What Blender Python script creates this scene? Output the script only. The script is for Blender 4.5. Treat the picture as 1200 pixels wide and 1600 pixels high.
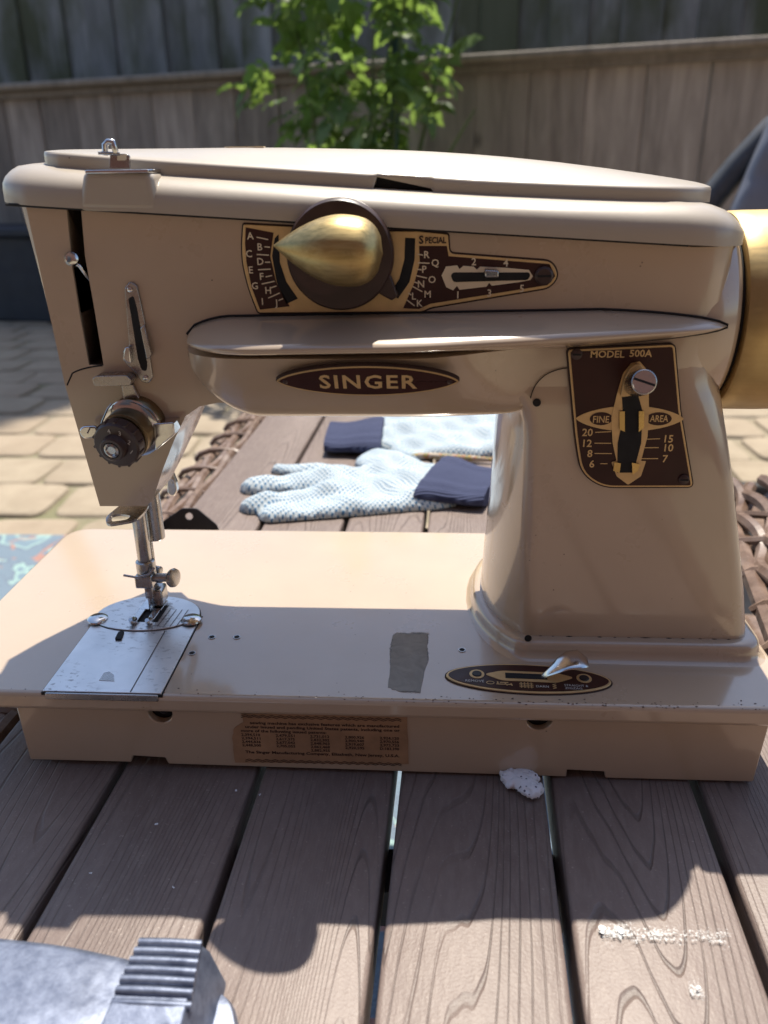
import bpy, bmesh, math, random
from mathutils import Vector, Matrix
random.seed(7)
S = bpy.context.scene
for o in list(bpy.data.objects): bpy.data.objects.remove(o)

# ------------------------------------------------------------------ camera
cam = bpy.data.cameras.new('camera'); camo = bpy.data.objects.new('camera', cam)
S.collection.objects.link(camo); S.camera = camo
cam.sensor_fit = 'HORIZONTAL'; cam.sensor_width = 24.0; cam.lens = 24.96
cam.clip_start = 0.01; cam.clip_end = 500
PI_, YA, RO = 0.403216552, -0.0598636448, -0.0135064447
fw = Vector((math.sin(YA)*math.cos(PI_), math.cos(YA)*math.cos(PI_), -math.sin(PI_)))
rt = Vector((math.cos(YA), -math.sin(YA), 0)); up = rt.cross(fw)
R2 = math.cos(RO)*rt + math.sin(RO)*up; U2 = -math.sin(RO)*rt + math.cos(RO)*up
CAMLOC = Vector((0.219164563, -0.269363191, 0.199199446))
camo.matrix_world = Matrix(((R2.x, U2.x, -fw.x, CAMLOC.x), (R2.y, U2.y, -fw.y, CAMLOC.y), (R2.z, U2.z, -fw.z, CAMLOC.z), (0, 0, 0, 1)))
cam.dof.use_dof = True; cam.dof.focus_distance = 0.345; cam.dof.aperture_fstop = 10.0

# ------------------------------------------------------------------ light
SUN = Vector((0.09, 0.467, 1.0)).normalized()
W = bpy.data.worlds.new('World'); S.world = W; W.use_nodes = True
wn = W.node_tree.nodes; sky = wn.new('ShaderNodeTexSky'); sky.sky_type = 'NISHITA'; sky.sun_disc = False
sky.sun_elevation = math.asin(SUN.z); sky.sun_rotation = math.atan2(SUN.x, SUN.y)
W.node_tree.links.new(sky.outputs[0], wn['Background'].inputs[0]); wn['Background'].inputs[1].default_value = 0.095
sl = bpy.data.lights.new('sun', 'SUN'); sl.energy = 3.65; sl.angle = math.radians(0.53); sl.color = (1.0, 0.93, 0.81)
so = bpy.data.objects.new('sun', sl); S.collection.objects.link(so); so.rotation_euler = (-SUN).to_track_quat('-Z', 'Y').to_euler()
S.view_settings.view_transform = 'Standard'; S.view_settings.look = 'None'; S.view_settings.gamma = 1
S.view_settings.use_curve_mapping = False; S.view_settings.exposure = 1.08
S.render.engine = 'CYCLES'; S.render.resolution_x = 768; S.render.resolution_y = 1024

# ------------------------------------------------------------------ materials
class NT:
    def __init__(s, name):
        s.m = bpy.data.materials.new(name); s.m.use_nodes = True; s.t = s.m.node_tree; s.b = s.t.nodes['Principled BSDF']
        s.tc = s.t.nodes.new('ShaderNodeTexCoord')
    def n(s, typ, **k):
        nd = s.t.nodes.new(typ)
        for a, v in k.items():
            if a.startswith('i_'): nd.inputs[int(a[2:]) if a[2:].isdigit() else a[2:].replace('_', ' ')].default_value = v
            else: setattr(nd, a, v)
        return nd
    def l(s, a, b): s.t.links.new(a, b)
    def mapping(s, scale, src='Object', rand=0.0, rot=(0, 0, 0)):
        mp = s.n('ShaderNodeMapping'); mp.inputs['Scale'].default_value = scale; mp.inputs['Rotation'].default_value = rot
        if rand:
            oi = s.n('ShaderNodeObjectInfo'); vm = s.n('ShaderNodeVectorMath', operation='MULTIPLY_ADD')
            cb = s.n('ShaderNodeCombineXYZ'); s.l(oi.outputs['Random'], cb.inputs[0]); s.l(oi.outputs['Random'], cb.inputs[1]); s.l(oi.outputs['Random'], cb.inputs[2])
            s.l(cb.outputs[0], vm.inputs[0]); vm.inputs[1].default_value = (rand, rand*1.7, rand*.6); s.l(s.tc.outputs[src], vm.inputs[2]); s.l(vm.outputs[0], mp.inputs[0])
        else: s.l(s.tc.outputs[src], mp.inputs[0])
        return mp.outputs[0]
    def noise(s, vec, scale, detail=4, rough=.55, dist=0):
        nd = s.n('ShaderNodeTexNoise', i_Scale=scale, i_Detail=detail, i_Roughness=rough, i_Distortion=dist); s.l(vec, nd.inputs['Vector']); return nd.outputs['Fac']
    def ramp(s, fac, stops, interp='LINEAR'):
        r = s.n('ShaderNodeValToRGB'); r.color_ramp.interpolation = interp; e = r.color_ramp.elements
        while len(e) < len(stops): e.new(.5)
        for i, (p, c) in enumerate(stops):
            e[i].position = p; e[i].color = (c, c, c, 1) if isinstance(c, (int, float)) else (*c, 1)
        s.l(fac, r.inputs[0]); return r.outputs[0]
    def math(s, op, a, b=None, c=None):
        nd = s.n('ShaderNodeMath', operation=op)
        for i, v in enumerate((a, b, c)):
            if v is None: continue
            if isinstance(v, (int, float)): nd.inputs[i].default_value = v
            else: s.l(v, nd.inputs[i])
        return nd.outputs[0]
    def mix(s, fac, a, b, mode='MIX'):
        nd = s.n('ShaderNodeMix', data_type='RGBA', blend_type=mode)
        for i, v in ((0, fac), (6, a), (7, b)):
            if isinstance(v, (int, float)): nd.inputs[i].default_value = v
            elif isinstance(v, tuple): nd.inputs[i].default_value = (*v, 1)
            else: s.l(v, nd.inputs[i])
        return nd.outputs[2]
    def bump(s, h, strength=.3, dist=.001):
        nd = s.n('ShaderNodeBump', i_Strength=strength, i_Distance=dist); s.l(h, nd.inputs['Height']); s.l(nd.outputs[0], s.b.inputs['Normal']); return nd
    def col(s, c):
        if isinstance(c, tuple): s.b.inputs['Base Color'].default_value = (*c, 1)
        else: s.l(c, s.b.inputs['Base Color'])
    def rough(s, r):
        if isinstance(r, (int, float)): s.b.inputs['Roughness'].default_value = r
        else: s.l(r, s.b.inputs['Roughness'])
    def metal(s, v=1.0): s.b.inputs['Metallic'].default_value = v

def simple(name, c, rough=.5, metal=0.0, var=.12, scale=60, bump=0.0, spec=None, coat=0.0):
    t = NT(name); v = t.mapping((1, 1, 1), rand=3.0); f = t.noise(v, scale, 5)
    lo = tuple(x*(1-var) for x in c); hi = tuple(min(1, x*(1+var)) for x in c)
    t.col(t.ramp(f, [(.3, lo), (.7, hi)])); t.rough(t.ramp(t.noise(v, scale*2.3, 4), [(.3, max(0, rough-.06)), (.7, min(1, rough+.07))])); t.metal(metal)
    if bump: t.bump(t.noise(v, scale*8, 3), bump, .0004)
    if spec is not None: t.b.inputs['Specular IOR Level'].default_value = spec
    if coat: t.b.inputs['Coat Weight'].default_value = coat; t.b.inputs['Coat Roughness'].default_value = .08
    return t.m

def paint(name, c, rough, wear=True):
    t = NT(name); v = t.mapping((1, 1, 1))
    big = t.ramp(t.noise(v, 9, 5, .6), [(.3, tuple(x*.93 for x in c)), (.72, tuple(min(1, x*1.05) for x in c))])
    if wear:
        streak = t.noise(t.mapping((14, 40, 40)), 3, 5, .7, 1.2)
        big = t.mix(t.ramp(streak, [(.58, 0.0), (.85, .22)]), big, (c[0]*1.15, c[1]*1.12, c[2]*1.08))
        vo = t.n('ShaderNodeTexVoronoi', i_Scale=150.0); t.l(v, vo.inputs['Vector'])
        dots = t.ramp(vo.outputs['Distance'], [(.035, 1.0), (.06, 0.0)]); sel = t.ramp(t.noise(v, 28, 2), [(.53, 0.0), (.60, .8)])
        big = t.mix(t.math('MULTIPLY', dots, sel), big, (.06, .045, .035))
    t.col(big); t.rough(t.ramp(t.noise(v, 22, 5, .65), [(.3, rough-.06), (.75, rough+.12)]))
    t.bump(t.math('ADD', t.math('MULTIPLY', t.noise(v, 420, 3), .35), t.math('MULTIPLY', t.noise(v, 34, 3), 2.2)), .16, .0005)
    t.b.inputs['Specular IOR Level'].default_value = .5; t.b.inputs['Coat Weight'].default_value = 1.0; t.b.inputs['Coat IOR'].default_value = 1.65; t.b.inputs['Coat Roughness'].default_value = .10
    return t.m

M = {}
PC = (.466, .358, .252)
M['paint'] = paint('beige_enamel', PC, .30)
M['lidpaint'] = paint('beige_lid_enamel', (.40, .342, .270), .48); M['lidpaint'].node_tree.nodes['Principled BSDF'].inputs['Coat Weight'].default_value = .45; M['lidpaint'].node_tree.nodes['Principled BSDF'].inputs['Coat Roughness'].default_value = .25
M['dark'] = simple('dark_void', (.008, .008, .009), .8, var=.3)
M['chrome'] = simple('chrome', (.62, .62, .62), .16, 1.0, .06, 90)
M['steel'] = simple('worn_steel', (.42, .41, .40), .26, 1.0, .10, 120, .02)
M['gold'] = simple('gold_anodised', (.62, .44, .17), .30, 1.0, .07, 40, .04)
t = NT('brushed_gold'); v = t.mapping((1, 1, 1)); br_ = t.noise(t.mapping((25, 420, 420)), 2.0, 5, .65)
c = t.ramp(br_, [(.3, (.38, .275, .11)), (.7, (.54, .41, .19))]); c = t.mix(t.ramp(t.noise(v, 140, 5, .7), [(.58, 0.0), (.72, .5)]), c, (.26, .17, .075)); t.col(c); t.metal(.95)
t.rough(t.ramp(br_, [(.3, .34), (.7, .50)])); t.bump(br_, .16, .0004); M['brushed_gold'] = t.m
M['bronze'] = simple('dull_bronze', (.21, .155, .085), .34, .9, .12, 60)
M['goldp'] = simple('gold_print', (.66, .46, .22), .42, .4, .10, 160)
M['brown'] = simple('brown_plate', (.042, .014, .011), .34, 0, .15, 60, spec=.3)
M['bakelite'] = simple('brown_bakelite', (.045, .024, .020), .38, 0, .2, 90)
M['cream'] = simple('cream_print', (.70, .60, .44), .5, 0, .05)
M['ink'] = simple('label_ink', (.035, .016, .012), .7, 0, .2, 200)
M['paper'] = simple('label_paper', (.33, .195, .105), .62, 0, .22, 70)
M['white_print'] = simple('white_print', (.62, .58, .52), .5, 0, .05)
M['rubber'] = simple('black_rubber', (.02, .02, .02), .7, 0, .2)
M['blackmetal'] = simple('black_metal', (.02, .02, .023), .4, .3, .2)
# needle plate: brushed nickel with dull corroded flakes
t = NT('nickel_plate'); v = t.mapping((1, 1, 1))
flk = t.ramp(t.noise(t.mapping((90, 170, 90)), 3.2, 3, .6), [(.57, 0.0), (.63, .6)]); reg = t.ramp(t.noise(v, 26, 3), [(.44, 0.0), (.56, 1.0)])
fk = t.math('MULTIPLY', flk, reg)
t.col(t.mix(fk, t.ramp(t.noise(v, 40, 5), [(.3, (.62, .63, .64)), (.7, (.80, .80, .80))]), (.24, .24, .25)))
t.rough(t.math('ADD', t.ramp(t.noise(t.mapping((30, 600, 30)), 3, 4), [(.3, .32), (.7, .44)]), t.math('MULTIPLY', fk, .25))); t.metal(1.0); M['plate'] = t.m
# knurled gold wheel
t = NT('wheel_gold'); v = t.mapping((1, 1, 1)); w = t.ramp(t.noise(t.mapping((120, 30, 30)), 2.0, 6, .7, .8), [(.60, 0.0), (.70, .6)])
zz = t.n('ShaderNodeSeparateXYZ'); t.l(t.tc.outputs['Object'], zz.inputs[0]); low = t.ramp(t.math('MULTIPLY_ADD', zz.outputs[2], 10.0, .5), [(.08, 1.0), (.30, 0.0)])
t.col(t.mix(t.math('MULTIPLY', w, low), t.ramp(t.noise(v, 60, 4), [(.3, (.40, .285, .125)), (.7, (.53, .385, .18))]), (.7, .66, .58))); t.rough(t.ramp(t.noise(t.mapping((8, 200, 200)), 3, 4), [(.3, .38), (.7, .52)])); t.metal(.9)
t.bump(t.noise(v, 300, 4), .08, .0004); M['wheel'] = t.m
# composite plank: embossed cathedral grain
t = NT('composite_plank'); v1 = t.mapping((1, .075, 1), rand=9.0)
field = t.math('ADD', t.math('MULTIPLY', t.noise(v1, 13, 1.0, .4), 76.0), t.math('MULTIPLY', t.noise(v1, 60, 2, .5), 2.0))
sn = t.math('SINE', t.math('MULTIPLY', field, 6.283)); gap = t.ramp(t.noise(t.mapping((1, .2, 1), rand=5.0), 45, 2), [(.38, .25), (.62, 1.0)])
groove = t.math('MULTIPLY', t.ramp(sn, [(.84, 0.0), (.98, 1.0)]), gap)
sep = t.n('ShaderNodeSeparateXYZ'); t.l(t.tc.outputs['Object'], sep.inputs[0])
fine = t.noise(t.mapping((1, .25, 1), rand=4.0), 420, 4, .6); spk = t.noise(t.mapping((1, 1, 1), rand=2.0), 900, 2, .5)
base = t.ramp(t.noise(t.mapping((1, .2, 1), rand=7.0), 22, 5, .6), [(.3, (.136, .098, .083)), (.7, (.186, .139, .120))])
base = t.mix(t.ramp(fine, [(.42, 0.0), (.7, .35)]), base, (.26, .21, .18)); base = t.mix(t.ramp(spk, [(.66, 0.0), (.76, .55)]), base, (.36, .30, .26))
t.col(t.mix(t.math('MULTIPLY', groove, .52), base, (.058, .043, .037))); t.rough(.5)
h = t.math('SUBTRACT', t.math('MULTIPLY', fine, .5), t.math('MULTIPLY', groove, 1.6)); t.bump(t.math('ADD', h, t.math('MULTIPLY', spk, .35)), .55, .0007); M['plank'] = t.m
# weathered fence
def fence_mat(name, a, b, moss_shade=None):
    t = NT(name); v = t.mapping((1, 1, .10), rand=11.0); g = t.noise(v, 22, 6, .65, .6)
    c = t.ramp(g, [(.28, a), (.72, b)])
    c = t.mix(t.ramp(t.noise(t.mapping((1, 1, .35), rand=8.0), 5, 4, .6), [(.5, 0.0), (.72, .55)]), c, tuple(x*.5 for x in a))
    kn = t.n('ShaderNodeTexVoronoi', i_Scale=2.6); t.l(t.mapping((1, .5, .8), rand=6.0), kn.inputs['Vector']); c = t.mix(t.ramp(kn.outputs['Distance'], [(.04, .7), (.10, 0.0)]), c, tuple(x*.35 for x in a))
    oi = t.n('ShaderNodeObjectInfo'); c = t.mix(1.0, c, t.ramp(oi.outputs['Random'], [(0, .66), (1, 1.2)]), 'MULTIPLY')
    if moss_shade: c = t.mix(t.ramp(t.noise(t.mapping((1, 1, .5), rand=3.0), 3, 4), [(.40, 0.0), (.60, .9)]), c, moss_shade)
    t.col(c); t.rough(.85); t.bump(g, .5, .003); return t.m
M['fence'] = fence_mat('fence_wood', (.20, .168, .148), (.42, .365, .32))
M['rail'] = fence_mat('rail_wood', (.20, .165, .13), (.33, .285, .235))
M['tallfence'] = fence_mat('tall_fence_wood', (.19, .19, .185), (.34, .34, .33), (.075, .082, .035))  # olive patches: moss, plus tree shade put into the board colour
M['siding'] = fence_mat('bounce_siding', (.105, .042, .031), (.155, .065, .047))  # reddened to warm the light bounced onto the machine
# pavers
t = NT('paver_stone'); v = t.mapping((1, 1, 1), rand=13.0); oi = t.n('ShaderNodeObjectInfo')
c = t.ramp(t.noise(v, 9, 6, .65), [(.3, (.25, .20, .14)), (.7, (.355, .295, .215))]); c = t.mix(t.ramp(oi.outputs['Random'], [(0, 0.0), (1, .4)]), c, (.30, .225, .16)); t.col(c); t.rough(.85); t.bump(t.noise(v, 55, 5, .6), .5, .004); M['paver'] = t.m
t = NT('joint_sand'); v = t.mapping((1, 1, 1)); c = t.ramp(t.noise(v, 30, 5), [(.3, (.22, .185, .13)), (.7, (.29, .245, .175))]); c = t.mix(t.ramp(t.noise(v, 3.1, 4), [(.5, 0.0), (.65, .8)]), c, (.15, .15, .075)); t.col(c); t.rough(.95); t.bump(t.noise(v, 120, 4), .6, .004); M['sand'] = t.m
M['soil'] = simple('garden_soil', (.07, .055, .04), .95, 0, .4, 6, .5)
# rug
t = NT('rug_pattern'); v = t.mapping((1, 1, 1)); a = t.noise(v, 9, 3, .5, 1.2); b = t.noise(t.mapping((1, 1, 1), rot=(0, 0, 1)), 14, 2, .5, 1.5)
c = t.ramp(a, [(.0, (.05, .12, .20)), (.47, (.035, .09, .17)), (.53, (.20, .36, .35)), (.60, (.06, .15, .23))], 'CONSTANT'); c = t.mix(t.ramp(b, [(.60, 0.0), (.61, 1.0)], 'CONSTANT'), c, (.30, .10, .07))
vo = t.n('ShaderNodeTexVoronoi', i_Scale=210.0); t.l(v, vo.inputs['Vector']); t.col(t.mix(.25, c, (.45, .45, .42))); t.rough(.95); t.bump(vo.outputs['Distance'], .8, .002); M['rug'] = t.m
# wicker
t = NT('wicker'); v = t.mapping((1, 1, 1), rand=9.0); c = t.ramp(t.noise(v, 70, 5, .65), [(.32, (.10, .060, .042)), (.70, (.24, .165, .125))]); t.col(t.mix(t.ramp(t.noise(v, 30, 4), [(.55, 0.0), (.7, .5)]), c, (.34, .28, .25))); t.rough(.36); t.bump(t.noise(v, 260, 3), .3, .0006); M['wicker'] = t.m
# glove cloth: blue rubber dots on pale knit
t = NT('dotted_cloth'); s_ = 1800.0
sp = t.n('ShaderNodeSeparateXYZ'); nz = t.n('ShaderNodeVectorMath', operation='MULTIPLY_ADD'); wob = t.n('ShaderNodeTexNoise', i_Scale=22.0); t.l(t.tc.outputs['Object'], wob.inputs['Vector']); t.l(wob.outputs['Color'], nz.inputs[0]); nz.inputs[1].default_value = (.016, .016, 0); t.l(t.tc.outputs['Object'], nz.inputs[2]); t.l(nz.outputs[0], sp.inputs[0])
pr = t.math('MULTIPLY', t.math('SINE', t.math('MULTIPLY', sp.outputs[0], 1450.0)), t.math('SINE', t.math('MULTIPLY', sp.outputs[1], 1450.0)))
d = t.ramp(pr, [(.24, 0.0), (.46, 1.0)])
# two lattices -> checker-like offset dots
c = t.mix(d, t.ramp(t.noise(t.mapping((1, 1, 1)), 30, 3), [(.3, (.40, .455, .485)), (.7, (.49, .545, .57))]), (.05, .15, .28)); c2 = t.math('MULTIPLY', pr, -1.0); c = t.mix(t.ramp(c2, [(.62, 0.0), (.8, .0)]), c, (.1, .2, .3))
t.col(c); t.rough(.9); t.bump(t.math('ADD', pr, t.noise(t.mapping((1, 1, 1)), 900, 3)), .3, .0009); M['dots'] = t.m
t = NT('navy_rib_knit'); wv = t.n('ShaderNodeTexWave', i_Scale=150.0, bands_direction='Y'); t.l(t.mapping((1, 1, 1)), wv.inputs['Vector']); t.col(t.ramp(wv.outputs['Fac'], [(0, (.02, .026, .066)), (1, (.052, .064, .13))])); t.rough(.95); t.bump(wv.outputs['Fac'], .6, .001); M['knit'] = t.m
t = NT('floral_lining'); t.col(t.ramp(t.noise(t.mapping((1, 1, 1)), 190, 2), [(.0, (.45, .38, .30)), (.46, (.40, .10, .07)), (.50, (.42, .36, .10)), (.55, (.20, .22, .16)), (.6, (.45, .41, .36))], 'CONSTANT')); t.rough(.9); M['floral'] = t.m
# leaf
t = NT('leaf_green'); v = t.mapping((1, 1, 1), rand=7.0); oi = t.n('ShaderNodeObjectInfo'); c = t.ramp(t.noise(v, 18, 3), [(.3, (.075, .155, .055)), (.7, (.17, .26, .10))]); c = t.mix(t.ramp(oi.outputs['Random'], [(.4, 0.0), (1, .6)]), c, (.14, .20, .04)); t.col(c); t.rough(.42)
t.b.inputs['Subsurface Weight'].default_value = 0
tr = t.n('ShaderNodeBsdfTranslucent'); t.l(t.mix(.6, c, (.34, .50, .08)), tr.inputs[0]); mx = t.n('ShaderNodeMixShader', i_0=.5); out = t.t.nodes['Material Output']
t.l(t.b.outputs[0], mx.inputs[1]); t.l(tr.outputs[0], mx.inputs[2]); t.l(mx.outputs[0], out.inputs[0]); M['leaf'] = t.m
M['stem'] = simple('stem_green', (.07, .11, .035), .6); M['bark'] = simple('bark', (.09, .07, .05), .9, 0, .35, 12, .6)
M['stake'] = simple('green_stake', (.01, .05, .045), .5)
M['slate'] = simple('slate_tube', (.055, .06, .072), .5, 0, .25, 30)
M['navy'] = simple('navy_plastic', (.012, .018, .032), .6, 0, .2, 8)
M['greyfabric'] = simple('grey_fabric', (.17, .18, .22), .42, 0, .12, 14, .3)
M['greycloth'] = simple('grey_cloth', (.22, .19, .20), .8, 0, .45, 45, .5)
t = NT('white_foam'); v = t.mapping((1, 1, 1)); vo = t.n('ShaderNodeTexVoronoi', i_Scale=420.0); t.l(v, vo.inputs['Vector']); t.col(t.mix(t.ramp(vo.outputs['Distance'], [(.16, 1.0), (.24, 0.0)]), (.74, .75, .78), (.10, .10, .14))); t.rough(.6); t.bump(t.noise(v, 500, 4), .6, .0006); M['foam'] = t.m
M['teal'] = simple('teal_tape', (.18, .50, .46), .5)
t = NT('tape_residue'); f = t.noise(t.mapping((1, 1, 1)), 120, 5, .7, 1); t.col(t.ramp(f, [(.3, (.25, .24, .205)), (.7, (.37, .35, .30))])); t.rough(.7); t.bump(t.noise(t.mapping((1, .4, 1)), 260, 4), .5, .0004)
gx = t.n('ShaderNodeSeparateXYZ'); t.l(t.tc.outputs['Generated'], gx.inputs[0]); edge = t.math('MULTIPLY', t.ramp(gx.outputs[0], [(0, 0.0), (.16, 1.0), (.86, 1.0), (1, 0.0)]), t.ramp(gx.outputs[1], [(0, 0.0), (.12, 1.0), (.9, 1.0), (1, 0.0)]))
t.l(t.ramp(t.math('ADD', t.math('MULTIPLY', edge, .75), f), [(.62, 0.0), (.86, .95)]), t.b.inputs['Alpha']); M['residue'] = t.m
t = NT('silver_casing'); v = t.mapping((1, 1, 1)); f = t.noise(v, 190, 5, .7); t.col(t.ramp(f, [(.35, (.11, .13, .19)), (.65, (.22, .25, .33))])); t.metal(.6); t.rough(t.ramp(t.noise(v, 60, 4), [(.3, .34), (.7, .52)])); t.bump(f, .25, .0005); M['silver'] = t.m
M['whitepaint'] = simple('dry_white_paint', (.72, .73, .74), .7, 0, .08, 200, .5)
t = NT('paint_smear'); v = t.mapping((1, 1, 1)); a = t.noise(v, 1000, 5, .75); g_ = t.noise(t.mapping((45, 110, 1)), 3.0, 3, .6); sx = t.n('ShaderNodeSeparateXYZ'); t.l(t.tc.outputs['Generated'], sx.inputs[0])
ed = t.math('MULTIPLY', t.ramp(sx.outputs[1], [(0, 0.0), (.40, 1.0), (.60, 1.0), (1, 0.0)]), t.ramp(sx.outputs[0], [(0, .3), (.06, 1.0), (.80, .85), (1, 0.1)]))
al = t.ramp(t.math('MULTIPLY_ADD', ed, .25, t.math('MULTIPLY_ADD', a, .68, t.math('MULTIPLY', g_, .32))), [(.715, 0.0), (.80, .8)])
t.col((.62, .62, .61)); t.rough(.7); t.l(al, t.b.inputs['Alpha']); M['smear'] = t.m
M['chip'] = simple('cream_chip', (.62, .50, .33), .7, 0, .2, 150)

# ------------------------------------------------------------------ helpers
COL = S.collection
SM = [None]; RT = Vector((.185, .084, -.041))
def link(name, me, mat=None, parent=None, angle=35):
    o = bpy.data.objects.new(name, me); COL.objects.link(o)
    if mat is not None and not me.materials: me.materials.append(M[mat] if isinstance(mat, str) else mat)
    if parent:
        o.parent = parent
        if parent is SM[0]: o.matrix_parent_inverse = Matrix.Translation(-RT)
    if angle:
        me.polygons.foreach_set('use_smooth', [True]*len(me.polygons)); me.set_sharp_from_angle(angle=math.radians(angle))
    return o
def build(name, bm, mat, parent=None, angle=35):
    bmesh.ops.recalc_face_normals(bm, faces=bm.faces); me = bpy.data.meshes.new(name); bm.to_mesh(me); bm.free(); return link(name, me, mat, parent, angle)
def tag(o, label=None, cat=None, group=None, kind=None):
    for k, v in (('label', label), ('category', cat), ('group', group), ('kind', kind)):
        if v: o[k] = v
    return o
def thing(name, label, cat, loc=(0, 0, 0), group=None):
    o = bpy.data.objects.new(name, None); COL.objects.link(o); o.location = loc; o.empty_display_size = .05; return tag(o, label, cat, group)
def bev(o, w, seg=3, ang=30):
    m = o.modifiers.new('edge', 'BEVEL'); m.width = w; m.segments = seg; m.limit_method = 'ANGLE'; m.angle_limit = math.radians(ang); m.harden_normals = False; return o
def bake(o):
    dg = bpy.context.evaluated_depsgraph_get(); me = bpy.data.meshes.new_from_object(o.evaluated_get(dg)); o.modifiers.clear(); o.data = me
    me.polygons.foreach_set('use_smooth', [True]*len(me.polygons)); me.set_sharp_from_angle(angle=math.radians(35)); return o
def cut(o, cutters):
    for c in cutters:
        m = o.modifiers.new('cut', 'BOOLEAN'); m.operation = 'DIFFERENCE'; m.object = c; m.solver = 'EXACT'
    bpy.context.view_layer.update(); bake(o)
    for c in cutters: bpy.data.objects.remove(c)
    return o
class Fr:
    def __init__(s, o, ux, uy): s.o = Vector(o); s.ux = Vector(ux).normalized(); s.uy = Vector(uy).normalized(); s.n = s.ux.cross(s.uy)
    def p(s, a, b, h=0): return s.o + s.ux*a + s.uy*b + s.n*h
def FRONT(Y): return Fr((0, Y, 0), (1, 0, 0), (0, 0, 1))
def TOPF(Z): return Fr((0, 0, Z), (1, 0, 0), (0, 1, 0))
def add_prism(bm, pts, fr, h0, h1):
    a = [bm.verts.new(fr.p(x, y, h0)) for x, y in pts]; b = [bm.verts.new(fr.p(x, y, h1)) for x, y in pts]; n = len(pts)
    bm.faces.new(a[::-1]); bm.faces.new(b)
    for i in range(n): bm.faces.new((a[i], a[(i+1) % n], b[(i+1) % n], b[i]))
def prism(name, pts, fr, h0, h1, mat, parent=None, bevel=0, seg=2):
    bm = bmesh.new(); add_prism(bm, pts, fr, h0, h1); o = build(name, bm, mat, parent)
    if bevel: bev(o, bevel, seg)
    return o
def rings(name, rs, mat, parent=None, cap=True, closed=True, angle=35):
    bm = bmesh.new(); add_rings(bm, rs, cap, closed); return build(name, bm, mat, parent, angle)
def add_rings(bm, rs, cap=True, closed=True):
    vs = [[bm.verts.new(p) for p in r] for r in rs]; n = len(rs[0])
    for a, b in zip(vs, vs[1:]):
        for i in range(n if closed else n-1):
            j = (i+1) % n
            try: bm.faces.new((a[i], a[j], b[j], b[i]))
            except ValueError: pass
    if cap:
        for r in (vs[0], vs[-1]):
            try: bm.faces.new(r)
            except ValueError: pass
def arcpts(cx, cy, rx, ry, a0, a1, n): return [(cx+rx*math.cos(math.radians(a0+(a1-a0)*i/n)), cy+ry*math.sin(math.radians(a0+(a1-a0)*i/n))) for i in range(n+1)]
def circ(cx, cy, r, n=24, ry=None): return arcpts(cx, cy, r, r if ry is None else ry, 0, 360, n)[:-1]
def rnd(pts, r, n=5):
    out = []; N = len(pts)
    for i in range(N):
        p0, p1, p2 = Vector(pts[i-1]), Vector(pts[i]), Vector(pts[(i+1) % N]); rr = r[i] if isinstance(r, (list, tuple)) else r
        if rr <= 0: out.append(tuple(p1)); continue
        a = (p0-p1); b = (p2-p1); rr = min(rr, a.length*.48, b.length*.48); q0 = p1+a.normalized()*rr; q2 = p1+b.normalized()*rr
        for k in range(n+1):
            t_ = k/n; out.append(tuple(q0*(1-t_)**2+p1*2*t_*(1-t_)+q2*t_*t_))
    return out
def bez(p0, p1, p2, n=8): return [tuple(Vector(p0)*(1-k/n)**2+Vector(p1)*2*(k/n)*(1-k/n)+Vector(p2)*(k/n)**2) for k in range(n+1)]
def add_box(bm, c, s, rot=None):
    m = Matrix.Translation(c) @ (rot.to_4x4() if rot else Matrix()) @ Matrix.Diagonal((*s, 1)); bmesh.ops.create_cube(bm, size=1, matrix=m)
def box(name, lo, hi, mat, parent=None, bevel=0, seg=2):
    bm = bmesh.new(); add_box(bm, [(a+b)/2 for a, b in zip(lo, hi)], [b-a for a, b in zip(lo, hi)]); o = build(name, bm, mat, parent)
    if bevel: bev(o, bevel, seg)
    return o
def add_tube(bm, path, r, n=8, cap=True):
    path = [Vector(p) for p in path]; rs = []; ref = None
    for i, p in enumerate(path):
        d = (path[min(i+1, len(path)-1)]-path[max(i-1, 0)]).normalized()
        if ref is None: ref = d.orthogonal().normalized()
        ref = (ref-d*ref.dot(d)).normalized(); b = d.cross(ref); q = r[i] if isinstance(r, (list, tuple)) else r
        rs.append([p+(ref*math.cos(2*math.pi*k/n)+b*math.sin(2*math.pi*k/n))*q for k in range(n)])
    add_rings(bm, rs, cap)
def tube(name, path, r, mat, parent=None, n=10):
    bm = bmesh.new(); add_tube(bm, path, r, n); return build(name, bm, mat, parent, 50)
def lathe(name, prof, org, axis, mat, parent=None, n=32, angle=35, squash=None):
    axis = Vector(axis).normalized(); e1 = axis.orthogonal().normalized(); e2 = axis.cross(e1); org = Vector(org)
    return rings(name, [[org+axis*h+(e1*math.cos(2*math.pi*k/n)+e2*math.sin(2*math.pi*k/n))*max(r, 1e-5) for k in range(n)] for h, r in prof], mat, parent, angle=angle)
SPC = [1.0]
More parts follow.
